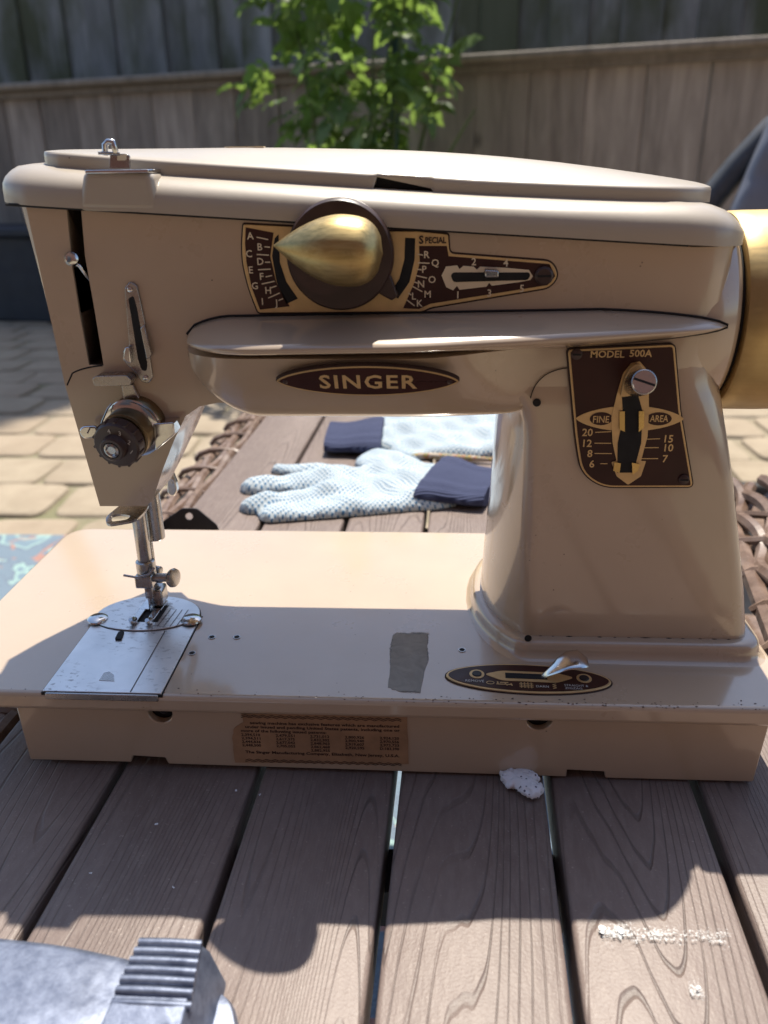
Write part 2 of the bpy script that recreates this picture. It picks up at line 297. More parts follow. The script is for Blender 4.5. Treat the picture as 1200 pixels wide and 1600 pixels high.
def add_text(bm, s, fr, x, y, h, w=None, lift=0, align='C', bold=0.0, rot=0.0):
    cu = bpy.data.curves.new('t', 'FONT'); cu.body = s; cu.size = 1; cu.offset = bold; cu.resolution_u = 2; cu.space_character = SPC[0]
    ob = bpy.data.objects.new('t', cu); COL.objects.link(ob); dg = bpy.context.evaluated_depsgraph_get(); me = bpy.data.meshes.new_from_object(ob.evaluated_get(dg))
    bpy.data.objects.remove(ob); bpy.data.curves.remove(cu)
    xs = [v.co.x for v in me.vertices]; x0, x1 = min(xs), max(xs); sy = h/.70; sx = w/(x1-x0) if w else sy
    mid = {'C': (x0+x1)/2, 'L': x0, 'R': x1}[align]
    for v in me.vertices:
        a, b = (v.co.x-mid)*sx, (v.co.y-.35)*sy; ca, sa = math.cos(rot), math.sin(rot); v.co = fr.p(x+a*ca-b*sa, y+a*sa+b*ca, lift)
    bm.from_mesh(me); bpy.data.meshes.remove(me)
def add_line(bm, fr, p, q, w, h):
    p, q = Vector(p), Vector(q); d = (q-p).normalized(); n_ = Vector((-d.y, d.x))*w/2
    vs = [bm.verts.new(fr.p(a.x, a.y, h)) for a in (p+n_, p-n_, q-n_, q+n_)]; bm.faces.new(vs)
def flat(name, bm, mat, parent): 
    me = bpy.data.meshes.new(name); bm.to_mesh(me); bm.free(); return link(name, me, mat, parent, 0)
def outline_ring(bm, outer, inner, fr, h0, h1):
    n = len(outer)
    add_rings(bm, [[fr.p(*p, h0) for p in outer], [fr.p(*p, h1) for p in outer], [fr.p(*p, h1) for p in inner], [fr.p(*p, h0) for p in inner], [fr.p(*p, h0) for p in outer]], cap=False)
def inset(pts, d):
    N = len(pts); out = []; area = sum(pts[i-1][0]*pts[i][1]-pts[i][0]*pts[i-1][1] for i in range(N)); sg = 1 if area > 0 else -1
    for i in range(N):
        a, b, c = Vector(pts[i-1]), Vector(pts[i]), Vector(pts[(i+1) % N]); e1 = (b-a).normalized(); e2 = (c-b).normalized()
        n1 = Vector((-e1.y, e1.x))*sg; n2 = Vector((-e2.y, e2.x))*sg; m = (n1+n2); m = m.normalized() if m.length > 1e-6 else n1
        out.append(tuple(b+m*d/max(.5, m.dot(n1))))
    return out

TZ = -.041          # table top height
GZ = -.50           # ground height
F = .040            # front face of the machine's arm

# ================================================================== SETTING
def struct(o): o['kind'] = 'structure'; return o
gm = bmesh.new(); add_box(gm, (0, 20, GZ-.12), (120, 120, .1)); struct(build('ground', gm, 'soil'))
bm = bmesh.new(); add_box(bm, (.6, 1.2, GZ-.0345), (11.6, 7.2, .05)); patio = struct(build('patio', bm, 'sand'))
# pavers laid in running rows; the ones in view are single pieces
pv = []
variants = []
for k in range(6):
    bm = bmesh.new(); w, d = .212, .200; e = .006
    P_ = rnd([(-w/2+e+random.uniform(-.004, .004), -d/2+e), (w/2-e, -d/2+e+random.uniform(-.008, .008)), (w/2-e+random.uniform(-.004, .004), d/2-e), (-w/2+e, d/2-e+random.uniform(-.004, .004))], .040, 4)
    add_rings(bm, [[(x, y, -.03) for x, y in P_], [(x, y, -.006) for x, y in P_], [(x*.975, y*.965, -.002) for x, y in P_], [(x*.86, y*.86, 0) for x, y in P_]])
    bmesh.ops.recalc_face_normals(bm, faces=bm.faces); me = bpy.data.meshes.new('paver'); bm.to_mesh(me); bm.free(); me.materials.append(M['paver'])
    me.polygons.foreach_set('use_smooth', [True]*len(me.polygons)); me.set_sharp_from_angle(angle=math.radians(40)); variants.append(me)
cells = []
for r in range(-7, 22):
    y = r*.204
    for c_ in range(-16, 28):
        x = c_*.216 + (.108 if r % 2 else 0)*1.0
        if -3.4 < x < 5.9 and -1.4 < y < 4.25 and y < 3.75-.32*x: cells.append((x, y))
def seen(x, y):
    dx, dy = x-CAMLOC.x, y-CAMLOC.y; w = Vector((dx, dy, GZ-CAMLOC.z)); f_ = w.dot(fw)
    if f_ < .2: return False
    u = 600+1248*w.dot(R2)/f_; q = 800-1248*w.dot(U2)/f_
    return (-60 < u < 440 and 440 < q < 960) or (1080 < u < 1290 and 560 < q < 1000)
vis = sorted([c for c in cells if seen(*c)], key=lambda c: c[1])[:298]; vs_ = set(vis)
for (x, y) in vis:
    o = bpy.data.objects.new('paver', random.choice(variants)); COL.objects.link(o); o.parent = patio
    o.location = (x+random.uniform(-.008, .008), y+random.uniform(-.007, .007), GZ+random.uniform(-.004, .003)); o.rotation_euler = (random.uniform(-.012, .012), random.uniform(-.012, .012), random.choice((0, math.pi))+random.uniform(-.035, .035))
bm = bmesh.new()
for (x, y) in cells:
    if (x, y) in vs_: continue
    n0 = len(bm.verts); bm.from_mesh(random.choice(variants)); bm.verts.ensure_lookup_table()
    for v in bm.verts[n0:]: v.co += Vector((x+random.uniform(-.003, .003), y, GZ+random.uniform(-.004, .003)))
o = build('pavers_joined', bm, 'paver', patio); o['kind'] = 'stuff'; o.name = 'paver_field'
# rug under the table
bm = bmesh.new(); add_prism(bm, rnd([(-1.5, -.9), (.72, -.9), (.72, 1.2), (-1.5, 1.2)], .02), TOPF(GZ+.004), 0, .008); tag(build('outdoor_rug', bm, 'rug'), 'blue and teal outdoor rug with red orange flecks under the table', 'rug')

# fences: local frame along the fence, x along, z up
def fence(name, label, ang_p, ang_q, z0, z1, bw, mat, rail=None, group=None):
    p, q = Vector(ang_p), Vector(ang_q); L = (q-p).length; root = thing(name, label, 'fence', (p.x, p.y, z0)); root.rotation_euler.z = math.atan2(q.y-p.y, q.x-p.x)
    x = 0; meshes = []
    for k in range(4):
        bm = bmesh.new(); w = bw*.992 if rail else bw*1.09; add_rings(bm, [[(-w/2+.004, -.012, z), (-w/2, -.008, z), (-w/2, .01, z), (w/2, .01, z), (w/2, -.008, z), (w/2-.004, -.012, z)] for z in (0, (z1-z0)*.5, z1-z0)])
        bmesh.ops.recalc_face_normals(bm, faces=bm.faces); me = bpy.data.meshes.new('board'); bm.to_mesh(me); bm.free(); me.materials.append(M[mat]); meshes.append(me)
    while x < L:
        o = bpy.data.objects.new('board', random.choice(meshes)); COL.objects.link(o); o.parent = root; o.location = (x+bw/2, (random.uniform(-.004, .004) if rail else (.011 if int(x/bw+.5) % 2 else -.011)), random.uniform(-.004, .004)); o.rotation_euler = (0, random.uniform(-.004, .004), 0); x += bw
    if rail: 
        b = box('cap_rail', (-.1, -.085, z1-z0-.005), (L+.1, .055, z1-z0+.030), rail, root, .014, 4)
        box('top_rail', (-.1, -.045, z1-z0-.040), (L+.1, -.0125, z1-z0-.006), rail, root, .003)
    box('back_rail', (-.1, .012, .25), (L+.1, .05, .34), mat, root)
    return root
fence('low_fence', 'low weathered board fence with a wide cap rail behind the plant', (-3.4, 4.82), (6.2, 1.748), GZ, .612, .235, 'fence', 'rail')
fence('tall_fence', 'tall board fence with moss and tree shade in its colour, rising behind the low fence', (-4.2, 5.95), (7.0, 2.487), GZ, 1.75, .175, 'tallfence')
# grey leaning post at the left end
pr_ = thing('fence_post', 'pale grey leaning post against the dark tall fence, far left', 'post', (-2.52, 4.75, GZ)); pr_.rotation_euler = (0, -.10, -.3)
box('shaft', (-.075, -.04, 0), (.075, .04, 1.9), 'tallfence', pr_, .006)
tag(lathe('post_finial', [(0, .03), (.02, .05), (.06, .055), (.09, .03), (.12, .022), (.13, .0)], (-2.32, 4.42, .64), (0, 0, 1), 'rail'), 'small tan knob standing on the cap rail, far left', 'finial')
# box in the shade
b = thing('planter_box', 'dark navy box in the shade at the foot of the low fence', 'box', (-2.3, 4.1, GZ)); b.rotation_euler.z = -.2
box('body', (-.75, -.17, 0), (.72, .2, .42), 'navy', b, .01); box('rim', (-.78, -.20, .42), (.75, .23, .46), 'navy', b, .008)

# unseen wall behind the viewpoint, added to block sky and bounce warm light
hs = thing('bounce_wall', 'unseen reddish brown wall behind the viewpoint, added to bounce warm light', 'house', (0, -2.6, GZ))
box('wall', (-5, -.2, 0), (5, 0, 5.2), 'siding', hs)
box('door', (-.2, -.01, .1), (.8, .03, 2.2), 'navy', hs, .01)
box('window', (-2.6, -.01, .9), (-1.2, .03, 2.1), 'navy', hs, .01)
box('eave', (-5.2, -.3, 5.2), (5.2, .45, 5.35), 'siding', hs)
# unseen tree, added beyond the fence to shade the paving and tall fence
tree = thing('shade_tree', 'unseen tall tree beyond the fence, added to shade the paving', 'tree', (-1.2, 7.6, GZ))
tube('trunk', [(-3.4, 0.3, 0), (-3.0, .2, 3), (-1.9, -.1, 6), (-.2, -.2, 8.2)], [.18, .15, .12, .06], 'bark', tree)
bm = bmesh.new()
for k in range(2600):
    a = random.uniform(0, 6.283); r = random.random()**.5; p = Vector((.15+1.25*r*math.cos(a), -.35+1.25*r*math.sin(a), 8.5+random.gauss(0, .33)))
    m = Matrix.Translation(p) @ Matrix.Rotation(random.uniform(0, 6.28), 4, 'Z') @ Matrix.Rotation(random.uniform(-.5, .5), 4, 'X'); s_ = random.uniform(.09, .17)
    q = [bm.verts.new(m @ Vector(v)*1) for v in ((0, -s_, 0), (s_*.55, 0, .03), (0, s_, 0), (-s_*.55, 0, .03))]; bm.faces.new(q)
flat('crown', bm, 'leaf', tree)

# tomato-like plant
plant = thing('leafy_plant', 'bright green leafy plant on a stake in front of the low fence', 'plant', (-.05, 3.15, GZ))
tube('stake', [(.12, .02, 0), (.13, .02, 1.75)], .014, 'stake', plant, 8)
stems = []
for k in range(9):
    a = random.uniform(0, 6.28); top = Vector((.05+.42*math.cos(a)*random.uniform(.4, 1), .22*math.sin(a), random.uniform(.9, 1.75)))
    path = [Vector((.08*math.cos(a), .06*math.sin(a), 0))*(1-t_)+top*t_+Vector((0, 0, .12*math.sin(3.14*t_))) for t_ in (0, .25, .5, .75, 1)]; stems.append(path); tube('stem', path, [.010, .009, .008, .006, .003], 'stem', plant, 6)
leafm = []
for k in range(5):
    bm = bmesh.new()
    def leaflet(bm, base, d, L, wd, up_):
        side = d.cross(up_).normalized(); cs = [bm.verts.new(base+d*L*t_+up_*(.10*L*math.sin(3.14*t_)-.12*L*t_*t_)) for t_ in (0, .35, .7, 1)]
        for sgn in (-1, 1):
            es = [bm.verts.new(base+d*L*t_+side*sgn*wd*w_+up_*(.14*L-.14*L*t_)) for t_, w_ in ((.12, .55), (.32, 1.0), (.48, .72), (.66, .75), (.82, .32))]
            bm.faces.new((cs[0], es[0], es[1], cs[1])[::sgn]); bm.faces.new((cs[1], es[1], es[2])[::sgn]); bm.faces.new((cs[1], es[2], es[3], cs[2])[::sgn]); bm.faces.new((cs[2], es[3], es[4], cs[3])[::sgn])
    z = Vector((0, 0, 1)); L = random.uniform(.055, .075)
    leaflet(bm, Vector((0, .05, 0)), Vector((0, 1, -.15)).normalized(), L, L*.36, z)
    for sgn in (-1, 1):
        leaflet(bm, Vector((0, .035, 0)), Vector((sgn, .45+random.uniform(-.15, .15), -.1)).normalized(), L*.8, L*.28, z); leaflet(bm, Vector((0, .01, 0)), Vector((sgn, .1, -.1)).normalized(), L*.55, L*.2, z)
    me = bpy.data.meshes.new('leaf'); bm.to_mesh(me); bm.free(); me.materials.append(M['leaf']); me.polygons.foreach_set('use_smooth', [True]*len(me.polygons)); leafm.append(me)
def leaf_spot():
    while True:
        z = random.uniform(.62, 1.85); h_ = .34+.12*math.sin(z*5)+.10*math.sin(z*13+1)
        if z > 1.5: h_ *= max(.35, 1.0-(z-1.5)*1.3)
        if z < .8: h_ *= .85
        a = random.uniform(0, 6.28); r = random.random()**.45
        p = Vector((-.03+h_*1.16*r*math.cos(a), .30*r*math.sin(a)-.02, z))
        if math.sin(p.x*17+p.z*9)+math.sin(p.z*15-p.x*7) > -1.05: return p
for k in range(290):
    o = bpy.data.objects.new('leaf', random.choice(leafm)); COL.objects.link(o); o.parent = plant; p = leaf_spot(); o.location = p
    o.rotation_euler = (random.gauss(-.35, .4), random.gauss(0, .35), math.atan2(p.y, p.x)-1.57+random.gauss(0, .7)); s_ = random.uniform(.7, 1.35); o.scale = (s_*1.25,)*3
bm = bmesh.new()
for k in range(230):
    n0 = len(bm.verts); bm.from_mesh(random.choice(leafm)); bm.verts.ensure_lookup_table(); p = leaf_spot(); p.y += .06
    m = Matrix.Translation(p) @ Matrix.Rotation(random.uniform(0, 6.28), 4, 'Z') @ Matrix.Rotation(random.gauss(-.35, .5), 4, 'X') @ Matrix.Scale(random.uniform(.7, 1.2), 4)
    for v in bm.verts[n0:]: v.co = m @ v.co
o = flat('small_leaves', bm, 'leaf', plant); o['kind'] = 'stuff'

# covered chair at the right edge
ch = thing('patio_chair', 'dark framed patio chair with a quilted grey cushion, right edge of view', 'chair', (.9, 1.45, GZ))
tube('back_frame', [(-.26, -.02, .02), (-.25, .0, .35), (-.225, .05, .52), (-.180, .05, .57), (-.118, .05, .635), (-.070, .05, .700), (-.015, .05, .765), (.05, .05, .82), (.14, .06, .85)], .027, 'slate', ch, 14)
tube('back_frame', [(.42, -.02, .02), (.42, .0, .35), (.42, .06, .58), (.42, .07, .80), (.36, .07, .87), (.12, .06, .89)], .030, 'slate', ch, 14)
box('seat', (-.235, -.36, .36), (.42, .07, .45), 'greyfabric', ch, .03, 4)
for x in (-.235, .42): tube('leg', [(x, -.34, .02), (x, -.34, .37)], .024, 'slate', ch, 12)
tube('foot_bar', [(-.30, -.02, .03), (.7, -.02, .03)], .024, 'blackmetal', ch, 12)
rs = []
for i in range(25):
    t_ = i/24; w = .050+.012*abs(math.sin(t_*12.6)); c0 = Vector((-.135+.075*t_*1.6, -.02+.05*t_, .50+.34*t_)); rs.append([c0+Vector((a, 0, 0))+Vector((0, -.85, .5))*b for a, b in rnd([(0, -w*.6), (.46, -w*.6), (.46, w*.6), (0, w*.6)], .03, 5)])
rings('cushion', rs, 'greyfabric', ch, angle=75)
rs = []
for i in range(12):
    t_ = i/11; rs.append([Vector((.10+.05*math.sin(t_*5)+x*(.55+.6*t_), -.10+y+.02*math.sin(t_*7+x*20), .20-.17*t_)) for x, y in circ(.06, 0, .085, 16, .035)])
rings('hanging_cloth', rs, 'greycloth', ch, angle=75)

# ================================================================== TABLE
table = thing('patio_table', 'low patio table of brown wood grained composite planks with wicker edging', 'table', (.2, .1, GZ))
def to_t(p): return Vector(p)-Vector((.2, .1, GZ))
edges = [(.0225, .0825), (.0865, .1445), (.1490, .2045), (.2090, .2690), (.2735, .3310), (.3360, .3965)]
SK = .040
for i, (a, b) in enumerate(edges):
    bm = bmesh.new(); w = (b-a)/2+.0005
    prof = rnd([(-w, -.021), (w, -.021), (w, 0), (-w, 0)], [0, 0, .0022, .0022], 3)
    add_rings(bm, [[(x, y, z) for x, z in prof] for y in (-.52, -.3, -.1, .1, .3, .5)])
    o = build('plank', bm, 'plank', table); o.location = to_t(((a+b)/2+SK*.1, .10, TZ+random.uniform(-.0006, .0004))); o.rotation_euler.z = -math.atan(SK)
for y in (-.028, .30, -.28): box('cross_bar', to_t((.03, y-.011, TZ-.040)), to_t((.39, y+.011, TZ-.0215)), 'blackmetal', table)
for x in (.05, .37):
    for y in (-.36, .58): box('leg', to_t((x-.018, y-.018, GZ+.012)), to_t((x+.018, y+.018, TZ-.040)), 'wicker', table, .004)
def wicker_run(parent, conv, p, q, offs, r, pitch, zw=.0):
    p, q = Vector(p), Vector(q); d = (q-p).normalized(); side = Vector((d.y, -d.x, 0)); L = (q-p).length
    for k, (s0, z0, wob) in enumerate(offs):
        path = [conv(p+d*L*i/90+side*(s0+wob*math.cos(L*i/90/pitch*math.pi+k*math.pi))+Vector((0, 0, z0+wob*.8*math.sin(L*i/90/pitch*math.pi+k*math.pi)))) for i in range(91)]
        tube('strand', path, r*(1 if wob else 1.15), 'wicker', parent, 7)
    n = int(L/pitch); smin = min(o[0] for o in offs); smax = max(o[0] for o in offs); zm = max(o[1] for o in offs)
    for i in range(1, n):
        c = p+d*pitch*i; pts = []
        hw = (smax-smin)/2+r*1.2; cs = (smax+smin)/2+random.uniform(-.002, .002)
        for a in range(0, 361, 30): pts.append(conv(c+side*(cs+hw*math.cos(math.radians(a)))+d*.004*math.sin(math.radians(a+40*i))+Vector((0, 0, zm-.006+.0085*math.sin(math.radians(a))))))
        tube('binding', pts, r*.62, 'wicker', parent, 6)
wicker_run(table, to_t, (-.006, -.46, TZ-.008), (.034, .60, TZ-.008), [(.015, .002, 0), (.006, .004, .0015), (-.003, .003, .002), (-.013, .0, .002), (-.024, -.006, 0)], .0042, .050)
wicker_run(table, to_t, (.412, -.46, TZ-.010), (.412+.004, -.02, TZ-.010), [(.008, .0, .003), (-.002, .002, .003), (-.010, .0, 0)], .0042, .026)
# wicker chair to the right
wc = thing('wicker_chair', 'brown wicker chair arm showing right of the machine', 'chair', (.52, .2, GZ))
def to_c(p): return Vector(p)-Vector((.52, .2, GZ))
wicker_run(wc, to_c, (.395, .02, TZ+.004), (.462, .36, TZ-.004), [(-.004, .0, 0), (.006, .004, .004), (.018, .006, .005), (.032, .006, .005), (.047, .003, .003), (.058, -.004, 0)], .0050, .045)
box('arm_core', to_c((.455, .0, TZ-.05)), to_c((.50, .36, TZ-.012)), 'wicker', wc, .01)
box('seat', to_c((.50, -.05, GZ+.25)), to_c((.98, .42, GZ+.31)), 'wicker', wc, .02)
for x in (.475, .96):
    for y in (.0, .38): box('leg', to_c((x-.02, y-.02, GZ+.012)), to_c((x+.02, y+.02, TZ-.05 if x < .6 else GZ+.25)), 'wicker', wc, .004)

# ================================================================== SEWING MACHINE
sm = thing('sewing_machine', 'vintage glossy beige sewing machine with gold dials standing on the planks', 'sewing machine', (.185, .084, TZ))
SM[0] = sm
# --- bed
bedp = rnd([(0, 0), (.371, 0), (.371, .168), (0, .168)], [.006, .006, .016, .016], 6)
bed = prism('bed', bedp, TOPF(0), -.0088, 0, 'paint', sm, .0022, 4)
fw_ = [(0.0434,-0.0088),(0.0442,-0.0387),(0.0899,-0.0386),(0.0910,-0.0350),(0.1054,-0.0356),(0.1064,-0.0390),(0.2794,-0.0400),(0.2794,-0.0362),(0.2950,-0.0367),(0.2958,-0.0401),(0.3574,-0.0399),(0.3589,-0.0018)]
fw_[0] = (fw_[0][0], -.0086); fw_[-1] = (fw_[-1][0], -.0086)
fp = prism('front_panel', fw_, FRONT(.004), -.004, 0, 'paint', sm)
hc = [(0.1061,-0.0117),(0.2661,-0.0106)]
cyl = []
for (x, z) in hc: cyl.append(prism('cutter', circ(x, z, .0052, 28), FRONT(.004), -.02, .02, 'dark'))
cut(fp, cyl); bev(fp, .0008, 2)
bx0, bx1 = fw_[1][0]+.0005, fw_[-2][0]-.0005
rings('body', [[(bx0, .0085, TZ+.005), (bx1, .0085, TZ+.005), (bx1, .158, TZ+.005), (bx0, .158, TZ+.005)], [(fw_[0][0], .0085, -.009), (fw_[-1][0], .0085, -.009), (fw_[-1][0], .162, -.009), (fw_[0][0], .162, -.009)]], 'paint', sm)
for (x, z) in hc: prism('panel_hole', circ(x, z, .0058, 24), FRONT(.0084), 0, .0001, 'dark', sm)
lathe('hole_screw', [(0, .0018), (.002, .0018), (.0025, .0012), (.0025, 0)], (hc[0][0]+.0008, .0083, hc[0][1]-.0005), (0, -1, 0), 'blackmetal', sm, 16)
for x, y in ((.052, .02), (.345, .02), (.052, .145), (.345, .145)): lathe('foot', [(0, .008), (.004, .0085), (.006, .007)], (x, y, TZ), (0, 0, 1), 'rubber', sm, 16)
# --- column, base flange
def colsec(xc, xm, xr, yf, yb, z, r=.007, ym=.084):
    pts = [(xc, yf), (xc+.005, yf), (xc+(xr-xc)*.33, yf), (xc+(xr-xc)*.66, yf)]
    pts += arcpts(xr-r, yf+r, r, r, -90, 0, 5)
    pts += arcpts(xr-r, yb-r, r, r, 0, 90, 5)
    pts += [(xc+(xr-xc)*.5, yb)]
    pts += bez((xc+.006, yb), (xm+.001, yb-.008), (xm, ym), 7)
    pts += bez((xm, ym), (xm+.0005, yf+.016), (xc, yf), 9)[1:-1]
    return [(x, y, z) for x, y in pts]
cs_ = []
for z, xc, xm, xr, yf in ((.004, .2640, .2455, .3615, .0385), (.03, .2625, .2466, .3565, .0388), (.055, .2612, .2482, .3505, .0392), (.08, .2602, .2490, .3445, .0395), (.098, .2595, .2498, .3405, .0397), (.106, .2588, .2490, .3390, .0398), (.112, .2572, .2470, .3380, .0398), (.117, .2540, .2430, .3370, .0398), (.121, .249, .2360, .3362, .0400), (.130, .249, .2360, .3352, .0401), (.150, .249, .2360, .3342, .0402)):
    cs_.append(colsec(xc, xm, xr, yf, .128, z, .007 if z < .09 else .007+.017*min(1, (z-.09)/.035)))
rings('column', cs_, 'paint', sm, angle=65)
fl = []
for z, d in ((0, .0085), (.0008, .0068), (.002, .0058), (.004, .0053), (.0066, .0051), (.0078, .0044), (.0084, .0030), (.0086, .001), (.0086, -.004)):
    fl.append(colsec(.2640-d*.6, .2455-d*.8, .3615+d*.85, .0385-d, .130+d, z, .008+max(d, 0)*.3))
rings('column_base', fl, 'paint', sm, angle=50)
# --- arm with head
A = [(0.0691,0.1898),(0.0722,0.1218),(0.0784,0.0684),(0.0988,0.0686),(0.1020,0.0716),(0.1078,0.0850),(0.1143,0.0982),(0.1203,0.1086),(0.1265,0.1126),(0.1340,0.1142),(0.2469,0.1132),(0.3349,0.1135),(0.3394,0.1320),(0.3340,0.1737)]
A[0] = (A[0][0], .1885); A[-1] = (.3335, .1725); A[-2] = (.3335, .14); A[-3] = (.330, A[-3][1])
def armring(Y, dl, sh, up_, rx=.3350):
    out = []
    for i, (x, z) in enumerate(A):
        if i == 0: x -= dl
        if i == 1: x -= dl*.12
        if 2 <= i <= 4: z += up_; x += (0.5*sh if i == 2 else 0)
        if 3 <= i <= 6: x -= sh
        if i >= 11: x = rx-(.006 if i == 11 else 0)
        out.append((x, Y, z))
    return out
arm = rings('arm', [armring(.040, 0, 0, 0, .3145), armring(.0412, .0012, 0, 0, .3215), armring(.0440, .0035, 0, 0, .3275), armring(.0490, .0065, 0, 0, .3315), armring(.0570, .0105, 0, 0, .3340), armring(.066, .015, 0, .0), armring(.088, .016, .002, .001), armring(.112, .020, .004, .006), armring(.128, .012, .008, .014)], 'paint', sm, angle=25)
slot = [(0.0843,0.1875),(0.0898,0.1874),(0.0886,0.1711),(0.0891,0.1521),(0.0894,0.1293),(0.0834,0.1296),(0.0829,0.1497),(0.0829,0.1665)]
cut(arm, [prism('cutter', slot, FRONT(.040), -.022, .01, 'dark')]); bev(arm, .0028, 4, 40)
prism('take_up_slot', [(x, z) for x, z in inset(slot, -.0003)], FRONT(.0605), 0, .0004, 'dark', sm)
bm = bmesh.new()
for a, b in zip(slot, slot[1:]+slot[:1]):
    n_ = Vector((b[1]-a[1], a[0]-b[0])).normalized(); q = .0002
    bm.faces.new([bm.verts.new(p) for p in ((a[0]*1, .0412, a[1]), (b[0], .0412, b[1]), (b[0], .0605, b[1]), (a[0], .0605, a[1]))])
for v in bm.verts: v.co.x = slot[0][0]+ (v.co.x-slot[0][0])
cx = sum(p[0] for p in slot)/8; 
me_ = build('slot_lining', bm, 'dark', sm, 0)
for v in me_.data.vertices: v.co.x += (.0003 if v.co.x < cx+(.135-v.co.z)*0 and False else 0)
# seam of the face plate
seam = [(0.0889,0.1293),(0.0809,0.1286),(0.0761,0.1262),(0.0731,0.1213)]
sp_ = bez((seam[0][0], 0, seam[0][1]), (seam[1][0], 0, seam[1][1]), (seam[2][0], 0, seam[2][1]), 8)+[(seam[3][0], 0, seam[3][1])]
tube('face_plate_seam', [(x, .0401, z) for x, _, z in sp_], .00035, 'dark', sm, 6)
# take-up lever
tl = [(0.0844,0.1704),(0.0862,0.1678),(0.0874,0.1632),(0.0883,0.1577)]
tube('take_up_lever', [(tl[1][0]-.002, .0385, tl[1][1]+.001), (tl[1][0], .039, tl[1][1]), (tl[2][0], .042, tl[2][1]), (tl[3][0], .048, tl[3][1])], .0007, 'chrome', sm, 8)
lathe('lever_eye', [(-.0022, .0006), (-.0018, .0020), (0, .0028), (.0018, .0022), (.0024, .0006)], (tl[0][0], .0375, tl[0][1]), (.5, -1, .2), 'chrome', sm, 20)
# round housing end that carries the wheel
hx = [(.300, .0470), (.312, .0468), (.320, .0460), (.327, .0444), (.332, .0426), (.3355, .0408), (.3375, .0396), (.3382, .0386), (.3384, .036)]
lathe('wheel_housing', [(x-.300, r) for x, r in hx], (.300, .0868, .1418), (1, 0, 0), 'paint', sm, 64)
lathe('wheel_gap', [(0, .0372), (.0045, .0372)], (.3378, .0868, .1418), (1, 0, 0), 'dark', sm, 48)
whl = lathe('handwheel', [(0, .03), (0, .0392), (.0006, .0403), (.0020, .0409), (.008, .0411), (.020, .0412), (.028, .0410), (.0315, .0398), (.033, .038), (.033, .030), (.030, .028), (.030, .0)], (.3398, .0868, .1418), (1, 0, 0), 'wheel', sm, 72)
# --- casing under the lid
def zs(x): return .1900-(x-.060)*.0655
def zt(x): return .2030-(x-.066)*.0700+max(0, .15-x)*max(0, .15-x)*.1+(max(0, x-.20)**2)*.17
cas = []
for x in [.0499, .0512, .0535, .0565, .0605, .066, .072, .085, .10, .12, .15, .18, .21, .24, .27, .295, .310, .320, .325, .329, .332, .3345, .3362, .3372]:
    tl_ = min(1, max(0, (x-.0495)/.028)); w = .048*(1-(1-tl_)**2.3)**(1/2.3) if tl_ < 1 else .048
    te = min(1, (x-.0495)/.019); hz = (1-(1-te)**2)**.5
    tr_ = max(0, (x-.306)/.0316); hz *= max(.02, (1-tr_**2.6))**.5 if tr_ > 0 else 1
    if tr_ > 0: w *= (1-.42*tr_**3.2)
    b0, t0 = zs(x), zt(x); mid = b0+(t0-b0)*.30; top = mid+(t0-mid)*hz; b1 = b0 if hz > .5 else b0
    h = [(-w, b1), (-w, b0+(mid-b0)*.5), (-w*.998, mid)]
    for a in (18, 36, 54, 72, 90): h.append((-w+min(.019, w)*(1-math.cos(math.radians(a))), mid+(top-mid)*math.sin(math.radians(a))))
    h += [(-w*.35, top+.0004)]
    sec = h+[(-a, z) for a, z in h[::-1]]
    cas.append([(x, .0845+a, z) for a, z in sec])
rings('top_casing', cas, 'lidpaint', sm, angle=40)
sq = []
for x in (.062, .09, .12, .15, .18, .21, .24, .27, .30, .312): sq.append((x, zs(x)))
bm = bmesh.new(); add_tube(bm, [(x, .0392, z-.0002) for x, z in sq], .0006, 6); build('casing_seam', bm, 'dark', sm)
# --- raised lid
def zw(x): return zt(x)+.0002
def zr(x):
    return .2088 if x < .15 else .2088-(x-.15)*.030-max(0, x-.19)**2*.55
lid = []
xs_ = [.0665, .0668, .068, .0705, .074, .080, .09, .105, .12, .14, .16, .18, .1955, .1975, .1990, .205, .212, .219, .2205, .235, .25, .27, .29, .305, .314, .320, .324, .3268, .3284, .3288]
for x in xs_:
    tl_ = min(1, (x-.0662)/.02); tr_ = min(1, (.3292-x)/.034); w = .0345*(1-(1-tl_)**3)**(1/2.2)*(1-(1-tr_)**2.4)**(1/2.4)
    w = max(w, .006); b0 = zw(x); wall = .0042; rg = max(zr(x), b0+wall+.0006)
    e_ = min(1, (x-.0662)/.006, (.3292-x)/.004); e_ = (1-(1-max(0, e_))**2)**.5
    nb = b0; nf = 0
    if .1985 < x < .2200: nb = b0+.0034*(1-max(0, (x-.199)/.024)); nf = .0012
    b1 = b0+wall
    h = [(-w+nf, nb-(.001 if nb == b0 else 0)), (-w+nf*.8, b0+wall*.55*1.0 if nb == b0 else max(nb+.0004, b0+wall*.6)), (-w+nf*.5+.0002, b1-.0006), (-w+.0010, b1+.0002)]
    for u in (.12, .3, .55, .8): h.append((-w*(1-u)+.0010, b1+.0002+(rg-b1)*e_*(1-(1-u)**1.7)))
    h.append((0, b1+(rg-b1)*e_))
    sec = h+[(-a, z) for a, z in h[-2::-1]]
    lid.append([(x, .0845+a, z) for a, z in sec])
rings('lid', lid, 'lidpaint', sm, angle=40)
nt = [(.1982, zt(.1982)+.0003), (.2235, zt(.2235)+.0003), (.199, zt(.199)+.0040)]
prism('notch_shade', nt, FRONT(.0535), -.002, 0, 'dark', sm)  # dark wedge standing in for the shade inside the lift notch
